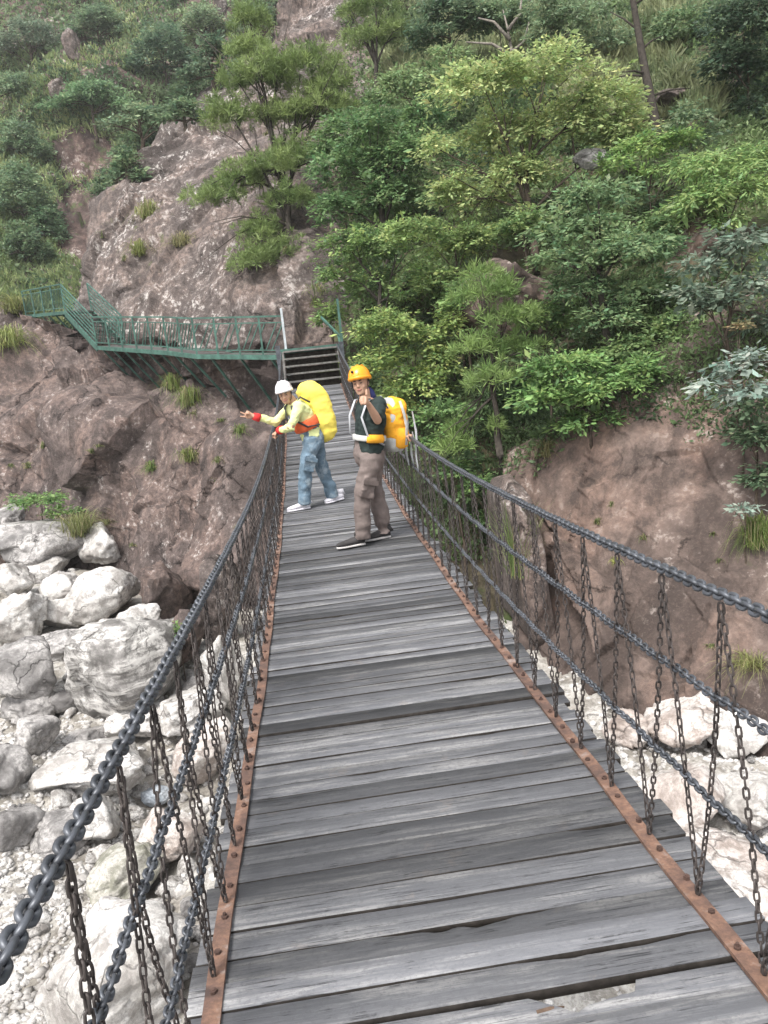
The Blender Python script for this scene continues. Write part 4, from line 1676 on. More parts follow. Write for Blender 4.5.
plant('shrub', 'single spray of large silvery leaves against the brown wall', 'shrub',
      [(735, 372, 30, 14), (745, 396, 30, 14), (712, 386, 18, 10), (756, 360, 16, 12)],
      (.09, .125, .10), (.22, .265, .23), .19, .9, trunk=.025, depth=12.6, gate=-.3, asp=.42, droop=.4, base_px=(790, 350), group=TREES)
plant('shrub', 'dark shrub in the lower right crevice beside the long grass', 'shrub',
      [(758, 440, 22, 26), (764, 480, 20, 22), (748, 408, 16, 14)], GD1, (.08, .12, .065), .14, .9, trunk=.03, depth=12.6, gate=-.15, group=TREES)
plant('shrub', 'tiny sprig of pale leaves on the brown wall near the right edge', 'shrub',
      [(745, 510, 16, 8)], (.10, .14, .11), (.22, .26, .22), .12, .8, trunk=.015, depth=12.3, gate=-.5, group=TREES)
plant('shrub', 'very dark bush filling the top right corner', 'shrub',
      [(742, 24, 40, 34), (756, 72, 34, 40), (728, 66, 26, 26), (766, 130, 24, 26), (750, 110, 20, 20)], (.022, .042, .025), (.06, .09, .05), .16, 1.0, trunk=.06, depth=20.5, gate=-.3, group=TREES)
plant('shrub', 'small green shrub under the bare pine trunk', 'shrub',
      [(640, 152, 30, 18), (662, 172, 26, 14), (612, 166, 22, 14), (684, 140, 22, 14)], (.05, .10, .03), (.17, .25, .07), .13, 1.0, trunk=.03, depth=18.2, gate=-.15, group=TREES)
plant('shrub', 'mid green shrub in the gap right of the rounded tree', 'shrub',
      [(690, 118, 26, 20), (705, 138, 26, 18), (672, 206, 20, 18), (655, 210, 18, 14)], (.045, .075, .04), (.115, .16, .08), .14, .9, trunk=.03, depth=18.6, gate=-.1, group=TREES)
plant('shrub', 'dark leafy bush at the top, left of the dead branches', 'shrub',
      [(448, 14, 34, 20), (428, 40, 26, 18), (470, 26, 24, 16)], (.03, .055, .03), (.08, .12, .065), .19, 1.0, trunk=.06, depth=29, gate=-.2, group=TREES)
plant('shrub', 'grey green bush at the top between the dead branches and the pine trunk', 'shrub',
      [(572, 26, 40, 26), (604, 48, 32, 20), (545, 40, 28, 18), (540, 10, 30, 16)], (.06, .09, .05), (.14, .19, .10), .18, .85, trunk=.05, depth=26.5, gate=-.05, group=TREES)
plant('shrub', 'pale bush behind the pale yellow tree on its left side', 'shrub',
      [(400, 86, 34, 20), (432, 88, 28, 22), (446, 60, 24, 14), (378, 104, 22, 14)], (.075, .12, .05), (.17, .23, .10), .17, .9, trunk=.05, depth=26, gate=-.15, group=TREES)
plant('shrub', 'olive bush sheltering under the pale yellow tree', 'shrub',
      [(412, 236, 34, 20), (455, 250, 34, 22), (440, 284, 26, 20), (470, 240, 26, 18), (498, 236, 20, 14)], (.065, .105, .035), (.19, .25, .08), .14, 1.0, trunk=.04, depth=18.9, gate=-.15, group=TREES)
plant('shrub', 'small brownish sprig beside the silvery leaves at the right edge', 'shrub',
      [(740, 328, 9, 7)], (.12, .09, .05), (.22, .20, .09), .10, .7, trunk=.02, depth=12.9, gate=-.5, group=TREES)

for px, py, rx, ry, dd, lf, label, ca, cb in [
    (665, 232, 30, 26, 17.2, .13, 'shrub between the rounded tree and the fern like shrub', (.055, .10, .04), (.15, .21, .08)),
    (670, 330, 30, 24, 15.6, .13, 'shrub at the foot of the rounded tree on its right', (.05, .09, .035), (.15, .21, .075)),
    (524, 226, 28, 20, 18.4, .13, 'shrub under the right half of the pale yellow tree', (.055, .10, .035), (.16, .22, .075)),
    (466, 300, 26, 24, 18.2, .12, 'shrub on the left side of the rounded brown boulder', (.05, .095, .035), (.16, .23, .075)),
    (330, 316, 16, 16, 21.0, .13, 'small bush above the wooden steps beside the green post', (.06, .11, .035), (.18, .25, .08)),
    (500, 18, 34, 20, 29.0, .18, 'bush behind the dead branches at the top', (.05, .085, .045), (.13, .18, .09)),
    (684, 30, 34, 24, 26.0, .17, 'bush at the top between the pine trunk and the dark corner bush', (.05, .085, .04), (.13, .18, .085)),
    (690, 78, 30, 18, 23.5, .15, 'scrubby bush beside the brown shaded rock', (.06, .085, .04), (.16, .18, .085)),
    (338, 142, 24, 30, 24.0, .15, 'bush pressed against the right side of the tall pine', (.04, .08, .03), (.12, .185, .07)),
    (545, 318, 26, 20, 16.6, .12, 'shrub below the rounded brown boulder on its right', (.05, .10, .035), (.16, .23, .075)),
    (624, 352, 28, 18, 15.5, .12, 'shrub hiding the base of the rounded tree', (.05, .09, .035), (.15, .21, .075)),
]:
    plant('shrub', label, 'shrub', [(px, py, rx, ry), (px - rx * .5, py + ry * .35, rx * .6, ry * .6), (px + rx * .5, py + ry * .3, rx * .6, ry * .6)], ca, cb, lf, 1.0, trunk=.03, depth=dd, gate=-.25, group=TREES)

# the bare trunk and dead branches
root = empty('pine_tree', tuple(at(656, 132, 20.5)), 'slender dark pine trunk, bare below the top edge of the photo', 'pine tree', 'pines on the slope')
mb = MB()
dpt = 20.5
tr = [at(x, y, dpt) for x, y in ((658, 150), (655, 120), (649, 90), (643, 60), (637, 25), (632, -5), (627, -60), (622, -120))]
mb.tube(tr, [.13, .12, .11, .10, .085, .075, .06, .03], 0, 9)
for (x0, y0, x1, y1) in ((646, 74, 622, 72), (646, 76, 612, 78), (651, 96, 690, 88), (641, 50, 662, 36), (638, 30, 610, 12), (634, 5, 668, -14), (629, -40, 590, -60), (626, -70, 670, -90)):
    a, b = at(x0, y0, dpt), at(x1, y1, dpt + rng.uniform(-.6, .6))
    mb.tube([a, (a + b) / 2 + UP * .05, b], [.035, .024, .01], 0, 6)
mb.build('trunk', M['dark_bark'], root, smooth=True)
bl = [(at(x, y, dpt + rng.uniform(-.5, .5)), np.array([.9, .9, .45])) for x, y in ((600, -62), (668, -95), (625, -125), (590, -90), (650, -50))]
me = leaves_mesh('crown', *needle_leaves(np.random.default_rng(9), bl, 900, 16, .2, PN1, PN2))
shift_mesh(me, -np.array(root.location))
link(bpy.data.objects.new('crown', me), root)

root = empty('bare_tree', tuple(at(512, 62, 27)), 'leafless grey dead branches behind the pale yellow tree', 'bare tree')
mb = MB()
for pts in (((513, 75), (512, 52), (508, 30), (503, 10)), ((512, 52), (524, 42), (529, 22)), ((510, 40), (494, 22), (478, 18)), ((512, 56), (492, 44), (466, 42)), ((508, 30), (520, 14), (522, -6))):
    P_ = [at(x, y, 27 + .1 * i) for i, (x, y) in enumerate(pts)]
    mb.tube(P_, list(np.linspace(.075, .02, len(P_))), 0, 6)
mb.build('trunk', M['grey_bark'], root, smooth=True)

# big rocks bedded in the slope
def slope_rock(px, py, rw, rh, depth, mat, label, seed, rot=0., block=1.):
    k = depth / F
    v, f = boulder_shape(seed, 5, 9)
    v = np.sign(v) * np.abs(v) ** block
    v = v / np.abs(v).max(0) * [rw * k, (rw + rh) * .6 * k, rh * k]
    cr, sr = math.cos(rot), math.sin(rot)
    v = np.stack([v[:, 0] * cr - v[:, 2] * sr, v[:, 1], v[:, 0] * sr + v[:, 2] * cr], 1)
    me = fast_mesh('boulder', v, None, f, smooth=True)
    me.materials.append(M[mat])
    o = bpy.data.objects.new('boulder', me)
    o.location = at(px, py, depth)
    link(o)
    return tag(o, label, 'boulder', 'rocks on the wooded slope')


slope_rock(512, 312, 60, 60, 18.7, 'wall', 'rounded brown boulder half hidden by the young pine', 701, .1)
slope_rock(692, 250, 24, 40, 16.9, 'wall', 'sloping tan slab between the shrubs above the wall', 702, -.5)
slope_rock(672, 97, 16, 8, 21.6, 'outcrop', 'small brownish rock beside the dark pine trunk', 703)
slope_rock(590, 160, 18, 11, 19.6, 'grey_boulder', 'grey brown rock showing beneath the pale yellow tree', 704)
slope_rock(519, 560, 22, 84, 15.6, 'outcrop', 'pale grey pillar of rock at the left end of the brown wall', 705, .03, .55)
slope_rock(735, 80, 22, 20, 22.5, 'outcrop', 'brown rock in the shade of the top right bush', 706)

for px, py, rw, rh, lab, sd_ in ((74, 50, 11, 20, 'brownish upright rock on the far slope in the top left', 711), (62, 93, 15, 12, 'brownish squat rock on the far slope below the upright one', 712), (222, 10, 11, 15, 'brownish rock at the top edge above the outcrop', 713)):
    slope_rock(px, py, rw * .8, rh * .9, hit(px, py)[2] + .3, 'outcrop', lab, sd_, .15, .7)

# grass tufts
YG = ((.15, .20, .045), (.30, .32, .11))
grass_tuft(148, 216, 17, 26, 'grass tuft on the outcrop, highest of three', *YG, n=240)
grass_tuft(140, 255, 14, 24, 'yellow grass tuft on the outcrop, lowest of three', *YG, n=200)
grass_tuft(182, 245, 18, 22, 'dry grass tuft on the outcrop, right of two others', (.17, .18, .07), (.30, .28, .13), n=220)
grass_tuft(172, 388, 12, 26, 'grass tuft hanging under the middle of the walkway', (.11, .17, .04), (.25, .29, .09), n=200)
grass_tuft(190, 405, 16, 32, 'thick grass tuft just below the walkway struts', (.11, .17, .04), (.25, .29, .09), n=260)
grass_tuft(190, 460, 12, 22, 'grass tuft in a crack of the lower cliff', (.12, .18, .04), (.26, .29, .10), n=200)
grass_tuft(152, 470, 11, 14, 'small bright weed clump in the cliff, left of the cracked tuft', (.10, .17, .04), (.20, .27, .08), n=160)
grass_tuft(240, 432, 10, 16, 'small grass tuft in the shade by the far chains', (.09, .15, .035), (.18, .23, .07), n=150)
grass_tuft(78, 536, 21, 34, 'grass tuft spilling over the long grey slab', (.14, .18, .05), (.27, .28, .12), n=340, depth=hit(45, 556)[2] - 1.0)
grass_tuft(318, 305, 12, 30, 'grass tuft on the dark bank above the wooden steps', (.10, .16, .04), (.20, .26, .07), n=200)
grass_tuft(520, 575, 20, 56, 'tall pale grass clump at the rock pillar seen through the chains', (.13, .20, .06), (.30, .36, .15), n=420, hang=.35, depth=14.6)
grass_tuft(757, 545, 22, 52, 'long drooping grass clump at the right edge of the wall', (.10, .17, .04), (.24, .30, .08), n=420, hang=.75)
grass_tuft(752, 665, 26, 24, 'dry grass clump at the foot of the brown wall', (.16, .19, .06), (.30, .30, .12), n=300)
grass_tuft(545, 455, 14, 26, 'brownish grass hanging from the wall top beneath the glossy shrub', (.13, .13, .05), (.25, .22, .10), n=200, hang=.7)
grass_tuft(615, 562, 6, 10, 'tiny yellow tuft growing on the bare brown wall', (.22, .25, .06), (.36, .38, .12), n=80)
grass_tuft(8, 345, 24, 34, 'yellow green grass clump at the left edge below the walkway', (.15, .20, .05), (.30, .33, .11), n=420)
grass_tuft(18, 312, 22, 26, 'pale grass clump beside the left end of the walkway', (.16, .20, .06), (.30, .31, .12), n=360)
r = np.random.default_rng(77)
for k in range(26):
    px, py = (r.uniform(10, 270), r.uniform(385, 560)) if k < 14 else (r.uniform(95, 300), r.uniform(130, 290)) if k < 20 else (r.uniform(560, 740), r.uniform(440, 660))
    grass_tuft(px, py, r.uniform(3, 7), r.uniform(5, 11), 'small weedy grass tuft growing from a crack in the bare rock', (.09, .13, .04), (.19, .21, .08), n=60, group='small weeds in the rock cracks')
plant('shrub', 'bright green weedy shrub on the rock pile under the cliff', 'shrub',
      [(40, 502, 30, 9), (62, 514, 20, 9), (24, 498, 16, 6)], (.05, .10, .03), (.13, .21, .06), .14, .9, trunk=.02, base_px=(42, 517), depth=hit(45, 556)[2] - .3, gate=-.2, group=TREES)
plant('shrub', 'small weed growing between the cliff foot and the mottled rock', 'shrub',
      [(178, 632, 7, 9)], (.05, .10, .03), (.14, .21, .06), .10, .9, trunk=.012, depth=15.4, gate=-.5, group=TREES)

# far hillside trees and shrubs
FAR = 'trees and shrubs on the far hillside'
FA, FB = (.045, .075, .045), (.115, .16, .085)
for px, py, rx, ry, label, ca, cb in [
    (164, 52, 38, 36, 'dark rounded tree on the far slope, largest of the far crowns', (.03, .058, .035), (.085, .125, .07)),
    (92, 96, 42, 18, 'low wide green bush above the pale far cliff', (.04, .08, .04), (.11, .17, .08)),
    (22, 196, 32, 44, 'tall bush at the left edge beside the red brown far cliff', (.04, .07, .04), (.105, .15, .075)),
    (24, 244, 26, 28, 'dark bush at the left edge just above the walkway', (.032, .058, .033), (.085, .125, .06)),
    (20, 140, 26, 26, 'left edge bush level with the pale far cliff', FA, FB),
    (18, 88, 30, 20, 'small bush at the left edge under the pale boulder', FA, FB),
    (30, 36, 34, 22, 'greyish bush in the top left corner', (.05, .075, .05), (.12, .15, .10)),
    (98, 22, 34, 20, 'bush at the top between the corner and the dark rounded tree', FA, FB),
    (212, 62, 26, 34, 'shadowy bush touching the right side of the dark rounded tree', (.03, .055, .035), (.08, .115, .065)),
    (140, 118, 34, 14, 'grey green bush below the dark rounded tree', FA, FB),
    (185, 112, 26, 16, 'bush low between the dark rounded tree and the outcrop', (.035, .065, .035), (.10, .14, .07)),
    (205, 20, 26, 18, 'pale bush at the top above the dark rounded tree', (.06, .09, .055), (.14, .18, .10)),
    (262, 16, 22, 12, 'bush at the top left of the upper bare rock', FA, FB),
    (128, 168, 16, 24, 'bush squeezed between the pale far cliff and the outcrop edge', (.035, .065, .035), (.10, .14, .07)),
    (44, 225, 22, 26, 'bush standing right of the tall left edge bush', (.04, .075, .04), (.10, .15, .075)),
]:
    plant('broadleaf_tree' if 'tree on' in label else 'shrub', label, 'tree' if 'tree on' in label else 'shrub',
          [(px, py, rx * .75, ry * .75), (px - rx * .45, py + ry * .3, rx * .5, ry * .5), (px + rx * .45, py + ry * .25, rx * .5, ry * .5), (px + rx * .1, py - ry * .4, rx * .45, ry * .45), (px - rx * .9, py + ry * .55, rx * .4, ry * .4), (px + rx * .85, py + ry * .5, rx * .45, ry * .4), (px - rx * .35, py - ry * .55, rx * .3, ry * .3)],
          tuple(x * 1.25 for x in ca), tuple(x * 1.25 for x in cb), .28, .8, trunk=.12, lift=.5, gate=-.1, group=FAR)


for px, py, rx, ry, lab in ((112, 186, 15, 20, 'dark bush in the gully, lowest of four along the outcrop edge'), (138, 146, 20, 18, 'dark bush in the gully, second from the bottom along the outcrop edge'),
                            (166, 120, 20, 16, 'dark bush in the gully, third from the bottom along the outcrop edge'), (196, 92, 20, 18, 'dark bush in the gully, highest along the outcrop edge')):
    plant('shrub', lab, 'shrub', [(px, py, rx, ry), (px - rx * .7, py + ry * .5, rx * .6, ry * .6), (px + rx * .6, py - ry * .5, rx * .6, ry * .6)], (.03, .055, .03), (.085, .13, .06), .26, 1.0, trunk=.1, depth=51, gate=-.25, group=FAR)


# undergrowth: masses nobody could count
def undergrowth(name, label, regions, n, leaf, colA, colB, seed, per=8, avoid=(), freq=.5, gate=-.1, zref=24, zmin=0):
    r = np.random.default_rng(seed)
    T, Nr, Zs, tries = [], [], [], 0
    areas = np.array([(b[2] - b[0]) * (b[3] - b[1]) for b in regions], float)
    while len(T) < n and tries < n * 4:
        tries += 1
        b = regions[r.choice(len(regions), p=areas / areas.sum())]
        px, py = r.uniform(b[0], b[2]), r.uniform(b[1], b[3])
        if any(((px - a[0]) / a[2]) ** 2 + ((py - a[1]) / a[3]) ** 2 < 1 + r.normal(0, .15) for a in avoid):
            continue
        p, nrm, z = hit(px, py)
        if z < zmin:
            continue
        f_ = min(1.15, z / zref)
        T.append(p + nrm * abs(r.normal(0, leaf * 1.6 * f_)))
        Nr.append(nrm)
        Zs.append(f_)
    T, Nr, Zs = np.array(T), np.array(Nr), np.array(Zs)
    keep = vnoise(T * freq, seed) > gate
    T, Nr, Zs = T[keep], Nr[keep], Zs[keep]
    tone = np.clip(.5 + .6 * vnoise(T * freq * 1.7 + 9, seed + 1) + r.normal(0, .15, len(T)), 0, 1)[:, None]
    tc = np.asarray(colA) * (1 - tone) + np.asarray(colB) * tone
    C = np.repeat(T, per, 0)
    U = np.repeat(Nr, per, 0)
    m = len(C)
    off = r.normal(size=(m, 3))
    Zs = np.repeat(Zs, per)
    C = C + off * leaf * .8 * [1, 1, .6] * Zs[:, None]
    D = unit(off * .6 + U * .5 + [0, 0, .2] + r.normal(0, .3, (m, 3)))
    Nn = unit(U * .5 + [0, 0, .7] + r.normal(0, .35, (m, 3)))
    Nn = unit(Nn - D * (Nn * D).sum(1, keepdims=True))
    col = np.repeat(tc, per, 0) * np.exp(r.normal(0, .18, (m, 1)))
    Ls = leaf * Zs * np.exp(r.normal(0, .25, m))
    me = leaves_mesh(name, C, D, Nn, Ls, Ls * .4, np.clip(col, .004, .8))
    o = link(bpy.data.objects.new(name, me))
    return tag(o, label, name.replace('_', ' '), None, 'stuff')


def grass_cover(name, label, regions, n, h, colA, colB, seed, avoid=(), gate=-.1, freq=.4, zmin=0):
    r = np.random.default_rng(seed)
    T, Z = [], []
    areas = np.array([(b[2] - b[0]) * (b[3] - b[1]) for b in regions], float)
    while len(T) < n:
        b = regions[r.choice(len(regions), p=areas / areas.sum())]
        px, py = r.uniform(b[0], b[2]), r.uniform(b[1], b[3])
        if any(((px - a[0]) / a[2]) ** 2 + ((py - a[1]) / a[3]) ** 2 < 1 + r.normal(0, .15) for a in avoid):
            T.append(np.full(3, np.nan))
            Z.append(1)
            continue
        p, nrm, z = hit(px, py)
        if z < zmin:
            p = np.full(3, np.nan)
        T.append(p)
        Z.append(z)
    T, Z = np.array(T), np.array(Z)
    ok = ~np.isnan(T[:, 0])
    T, Z = T[ok], Z[ok]
    keep = vnoise(T * freq, seed) > gate
    T, Z = T[keep], Z[keep]
    per = 7
    tone = np.clip(.5 + .6 * vnoise(T * freq * 2 + 9, seed + 1) + r.normal(0, .15, len(T)), 0, 1)[:, None]
    tc = np.asarray(colA) * (1 - tone) + np.asarray(colB) * tone
    C = np.repeat(T, per, 0)
    m = len(C)
    D = unit(np.array([0, 0, .8]) + r.normal(0, .5, (m, 3)) - FW * .25)
    Ls = h * np.exp(r.normal(0, .25, m))
    C = C + r.normal(size=(m, 3)) * h * .3 + D * Ls[:, None] * .4
    Nn = unit(np.cross(D, r.normal(size=(m, 3))))
    col = np.repeat(tc, per, 0) * np.exp(r.normal(0, .18, (m, 1)))
    me = leaves_mesh(name, C, D, Nn, Ls, Ls * .11 + np.repeat(Z, per) / F * .5, np.clip(col, .004, .8), fold=.05)
    o = link(bpy.data.objects.new(name, me))
    return tag(o, label, name.replace('_', ' '), None, 'stuff')


BARE = [(640, 105, 45, 26), (700, 100, 30, 40), (692, 245, 26, 44), (508, 285, 52, 40), (330, 320, 22, 34), (640, 560, 140, 150), (525, 540, 22, 80)]
undergrowth('undergrowth', 'mixed low leaves covering the wooded slope', [(345, -40, 800, 440), (350, 380, 560, 560)], 52000, .16, (.035, .065, .028), (.11, .16, .06), 81, avoid=BARE, gate=-.55)
undergrowth('undergrowth', 'scrubby leaves covering the top of the wooded slope', [(370, -60, 800, 150)], 14000, .22, (.045, .075, .035), (.14, .185, .08), 86, zref=30, gate=-.3, avoid=BARE)
undergrowth('undergrowth', 'greyish low growth covering the far hillside', [(-120, -60, 300, 330)], 36000, .34, (.05, .088, .042), (.14, .19, .09), 82, per=8, freq=.18, gate=-.45, zref=62, zmin=43,
            avoid=[(84, 152, 34, 30), (76, 222, 24, 40), (76, 48, 12, 20), (62, 92, 16, 12), (222, 8, 12, 16), (330, 20, 60, 50)])
grass_cover('grass', 'pale grass on the far hillside ledges', [(-100, -40, 280, 330)], 13000, .45, (.10, .14, .05), (.22, .25, .11), 83, gate=-.05, freq=.16, zmin=43,
            avoid=[(84, 155, 32, 24), (76, 225, 22, 38), (330, 20, 60, 50)])
grass_cover('grass', 'tall greyish grass at the top of the wooded slope', [(370, -30, 700, 80), (560, 60, 720, 120)], 11000, .34, (.09, .12, .055), (.20, .21, .11), 84, gate=-.1, freq=.5)

# ------------------------------------------------------------------ the two men
SKIN = simple('skin', (.42, .25, .17), .55, .35, 0, .08, 6)
DARK = simple('dark hair', (.012, .011, .011), .6, .3, 0, .2, 30)
EYE = simple('dark eye', (.02, .015, .012), .3, .5, 0, .1, 9)
LIP = simple('lip', (.33, .13, .11), .5, .3, 0, .1, 9)


def fabric(name, col, var=.15, scale=14, spots=None):
    m, nt, b = new_mat(name, .85, .2)
    P = nt.nodes.new('ShaderNodeTexCoord').outputs['Object']
    n1 = noise(nt, P, scale, 5, .6)
    c = ramp(nt, n1, [(.3, tuple(x * (1 - var) for x in col)), (.7, tuple(min(1, x * (1 + var)) for x in col))])
    if spots:
        c = mix(nt, ramp(nt, noise(nt, P, 7, 6, .7, .5), [(.5, grey(0)), (.66, grey(.8))]), c, spots)
    nt.links.new(c, b.inputs['Base Color'])
    bump(nt, b, noise(nt, P, 26, 4, .6, .5), .35, .012)
    return m


def nz(v):
    v = np.asarray(v, float)
    return v / np.linalg.norm(v)


def folds(amp, freq, seed):
    def f(v, n):
        d = amp * fbm(v * freq * np.array([1, 1, 1.7]), 3, seed)
        return v + n * d[:, None]
    return f


def limb(mb, pts, rad, n=12):
    mb.tube(pts, rad, 0, n, round_ends=True)


def hand(mb, wrist, d, palm_n, pose, size=.185, thumb_side=1):
    """palm and five fingers rooted in it; d: wrist to knuckles, palm_n: where the palm faces; pose: grip, thumb_up or victory"""
    d, pn = nz(d), nz(palm_n)
    pn = nz(pn - d * (pn @ d))
    side = np.cross(d, pn) * thumb_side
    w = size * .22
    kn = wrist + d * size * .5
    mb.loft([(wrist - d * .01, side * .024, pn * .018), (wrist + d * size * .16, side * .030, pn * .016), (wrist + d * size * .36, side * .040, pn * .015), (kn, side * .041, pn * .013)], 0, 12)
    lens = [.40, .46, .43, .34]
    for k in range(4):
        off = (1.5 - k) / 1.5 * .031
        p0 = kn + side * off - d * .015
        L = size * lens[k]
        r_ = .0098 - .0008 * (k == 3)
        if pose == 'victory' and k in (0, 1):
            dd = nz(d + side * (.22 if k == 0 else -.12))
            pts = [p0, p0 + dd * L * .5, p0 + dd * L * 1.05]
        elif pose in ('grip', 'thumb_up', 'victory'):
            pts = [p0, p0 + nz(d * .6 + pn * .55) * L * .45, p0 + d * L * .12 + pn * L * .62, p0 - d * L * .22 + pn * L * .6]
        else:
            pts = [p0, p0 + d * L * .45 + pn * .01, p0 + d * L * .95 + pn * .03]
        mb.tube(pts, [r_ * 1.05] + [r_] * (len(pts) - 2) + [r_ * .8], 0, 8, round_ends=True)
    t0 = wrist + d * size * .2 + side * .026
    if pose == 'thumb_up':
        td = nz(side * 1.0 + d * .15)
        pts = [t0, t0 + td * .032 + d * .018, t0 + td * .075 + d * .02]
    elif pose == 'victory':
        pts = [t0, t0 + side * .012 + d * .03 + pn * .012, t0 - side * .012 + d * .055 + pn * .03]
    else:
        pts = [t0, t0 + nz(side + d * .6 + pn * .5) * .034, t0 + nz(side * .5 + d * .9 + pn * 1.0) * .066]
    mb.tube(pts, [.0135, .012, .0095], 0, 8, round_ends=True)


def head(mb, c, fwd, up, s=1.0):
    """head with brow, nose, chin, ears; c: middle of the head at eye level"""
    f = nz(fwd)
    u = nz(np.asarray(up) - f * (np.asarray(up) @ f))
    l = np.cross(u, f)
    # (height from the eyes, half width, front depth, back depth)
    prof = [(-.118, .022, .060, -.02), (-.108, .038, .078, .0), (-.085, .052, .084, .045), (-.055, .062, .084, .078), (-.02, .069, .083, .092),
            (.015, .072, .084, .098), (.05, .073, .083, .100), (.08, .066, .072, .092), (.103, .05, .052, .072), (.116, .026, .028, .04)]
    rings = []
    for h, w, fr, bk in prof:
        mid = c + u * h * s + f * (fr - bk) / 2 * s
        rings.append((mid, l * w * s, f * (fr + bk) / 2 * s))
    mb.loft(rings, 0, 20, 2.15)
    nb = c + f * .082 * s
    mb.loft([(nb + u * .012 * s, l * .008 * s, f * .006 * s), (nb - u * .016 * s + f * .008 * s, l * .011 * s, f * .012 * s), (nb - u * .034 * s + f * .012 * s, l * .017 * s, f * .014 * s), (nb - u * .043 * s, l * .012 * s, f * .008 * s)], 0, 10)
    for sgn in (-1, 1):
        mb.ell(c + l * sgn * .073 * s - u * .012 * s - f * .008 * s, f * .018 * s, l * .010 * s, u * .032 * s, 0, 10, 7)
        mb.ell(c + l * sgn * .036 * s + u * .018 * s + f * .074 * s, l * .024 * s, f * .012 * s, u * .009 * s, 0, 8, 5)
        mb.ell(c + l * sgn * .04 * s - u * .04 * s + f * .06 * s, l * .022 * s, f * .018 * s, u * .022 * s, 0, 8, 6)
    mb.ell(c - u * .1 * s + f * .07 * s, l * .022 * s, f * .016 * s, u * .016 * s, 0, 8, 6)
    return f, u, l


def face_parts(person, c, f, u, l, s=1.0):
    for sgn in (-1, 1):
        mb = MB()
        mb.ell(c + l * sgn * .031 * s + f * .0815 * s - u * .002 * s, l * .013 * s, f * .007 * s, u * .0055 * s, 0, 10, 6)
        mb.build('eye', EYE, person, smooth=True)
        mb = MB()
        mb.tube([c + l * sgn * .016 * s + f * .088 * s + u * .019 * s, c + l * sgn * .034 * s + f * .085 * s + u * .025 * s, c + l * sgn * .05 * s + f * .071 * s + u * .018 * s], [.004, .005, .003], 0, 6)
        mb.build('eyebrow', DARK, person, smooth=True)
    mb = MB()
    mb.tube([c - l * .026 * s + f * .076 * s - u * .062 * s, c - l * .01 * s + f * .089 * s - u * .066 * s, c + l * .01 * s + f * .089 * s - u * .066 * s, c + l * .026 * s + f * .076 * s - u * .062 * s],
            [.003, .007, .007, .003], 0, 8, flat=.8)
    mb.build('mouth', LIP, person, smooth=True)
    # hair below the helmet: sides and back
    mb = MB()
    rings = []
    for h, w, fr, bk in ((-.05, .058, -.03, .092), (-.02, .076, -.005, .103), (.02, .081, .03, .108), (.06, .080, .060, .108)):
        rings.append((c + u * h * s + f * (fr - bk) / 2 * s, l * w * s, f * (fr + bk) / 2 * s))
    mb.loft(rings, 0, 18)
    mb.build('hair', DARK, person, smooth=True)


def helmet(person, c, f, u, l, mat, s=1.0, vents=None, rim_mat=None, strap=True, tilt=.1):
    f2 = nz(f + u * tilt)
    u2 = nz(u - f * tilt)
    cc = c + u * .035 * s
    mb = MB()
    rings = []
    for k, ph in enumerate(np.linspace(0, math.pi / 2 * .97, 9)):
        w = math.cos(ph) ** .8
        rings.append((cc + u2 * .125 * s * math.sin(ph) - f2 * .008 * s, l * .102 * s * w, f2 * .128 * s * w))
    mb.loft(rings, 0, 24, 2.2)
    # rim and short peak
    mb.loft([(cc - u2 * .012 * s - f2 * .008 * s, l * .104 * s, f2 * .130 * s), (cc + u2 * .006 * s - f2 * .008 * s, l * .107 * s, f2 * .136 * s), (cc + u2 * .018 * s - f2 * .008 * s, l * .103 * s, f2 * .129 * s)], 0, 24, 2.2)
    # ridges over the shell
    for k in (-1, 0, 1):
        mb.tube([cc + f2 * .118 * s * math.cos(a) - f2 * .008 * s + u2 * .127 * s * math.sin(a) * (1 - .06 * abs(k)) + l * k * .045 * s * (1 - .35 * abs(math.cos(a))) for a in np.linspace(.25, math.pi - .3, 9)], .008 * s, 0, 6)
    if vents is not None:
        for ang, el in ((-.9, .4), (-.35, .5), (.35, .5), (.9, .4), (-.6, .85), (.6, .85), (1.45, .45), (-1.45, .45), (0, .78)):
            dvec = f2 * math.cos(ang) * math.cos(el) * 1.27 + l * math.sin(ang) * math.cos(el) + u2 * math.sin(el) * 1.23
            p = cc + dvec * .1005 * s - f2 * .008 * s
            dd = nz(dvec)
            tq = nz(np.cross(dd, u2))
            bq = np.cross(tq, dd)
            mb.ell(p, tq * .008 * s, bq * .014 * s, dd * .006 * s, 1, 8, 5)
    h = mb.build('helmet', [mat, vents or mat], person, smooth=True)
    if strap:
        mb = MB()
        for sgn in (-1, 1):
            a = cc + l * sgn * .083 * s
            j = c + l * sgn * .062 * s - u * .07 * s + f * .03 * s
            ch = c - u * .122 * s + f * .05 * s
            mb.tube([a, (a + j) / 2 + l * sgn * .004, j, ch], .006, 0, 6, flat=.5)
        mb.build('chin_strap', simple('dark webbing', (.03, .03, .035), .8), h)
    return h


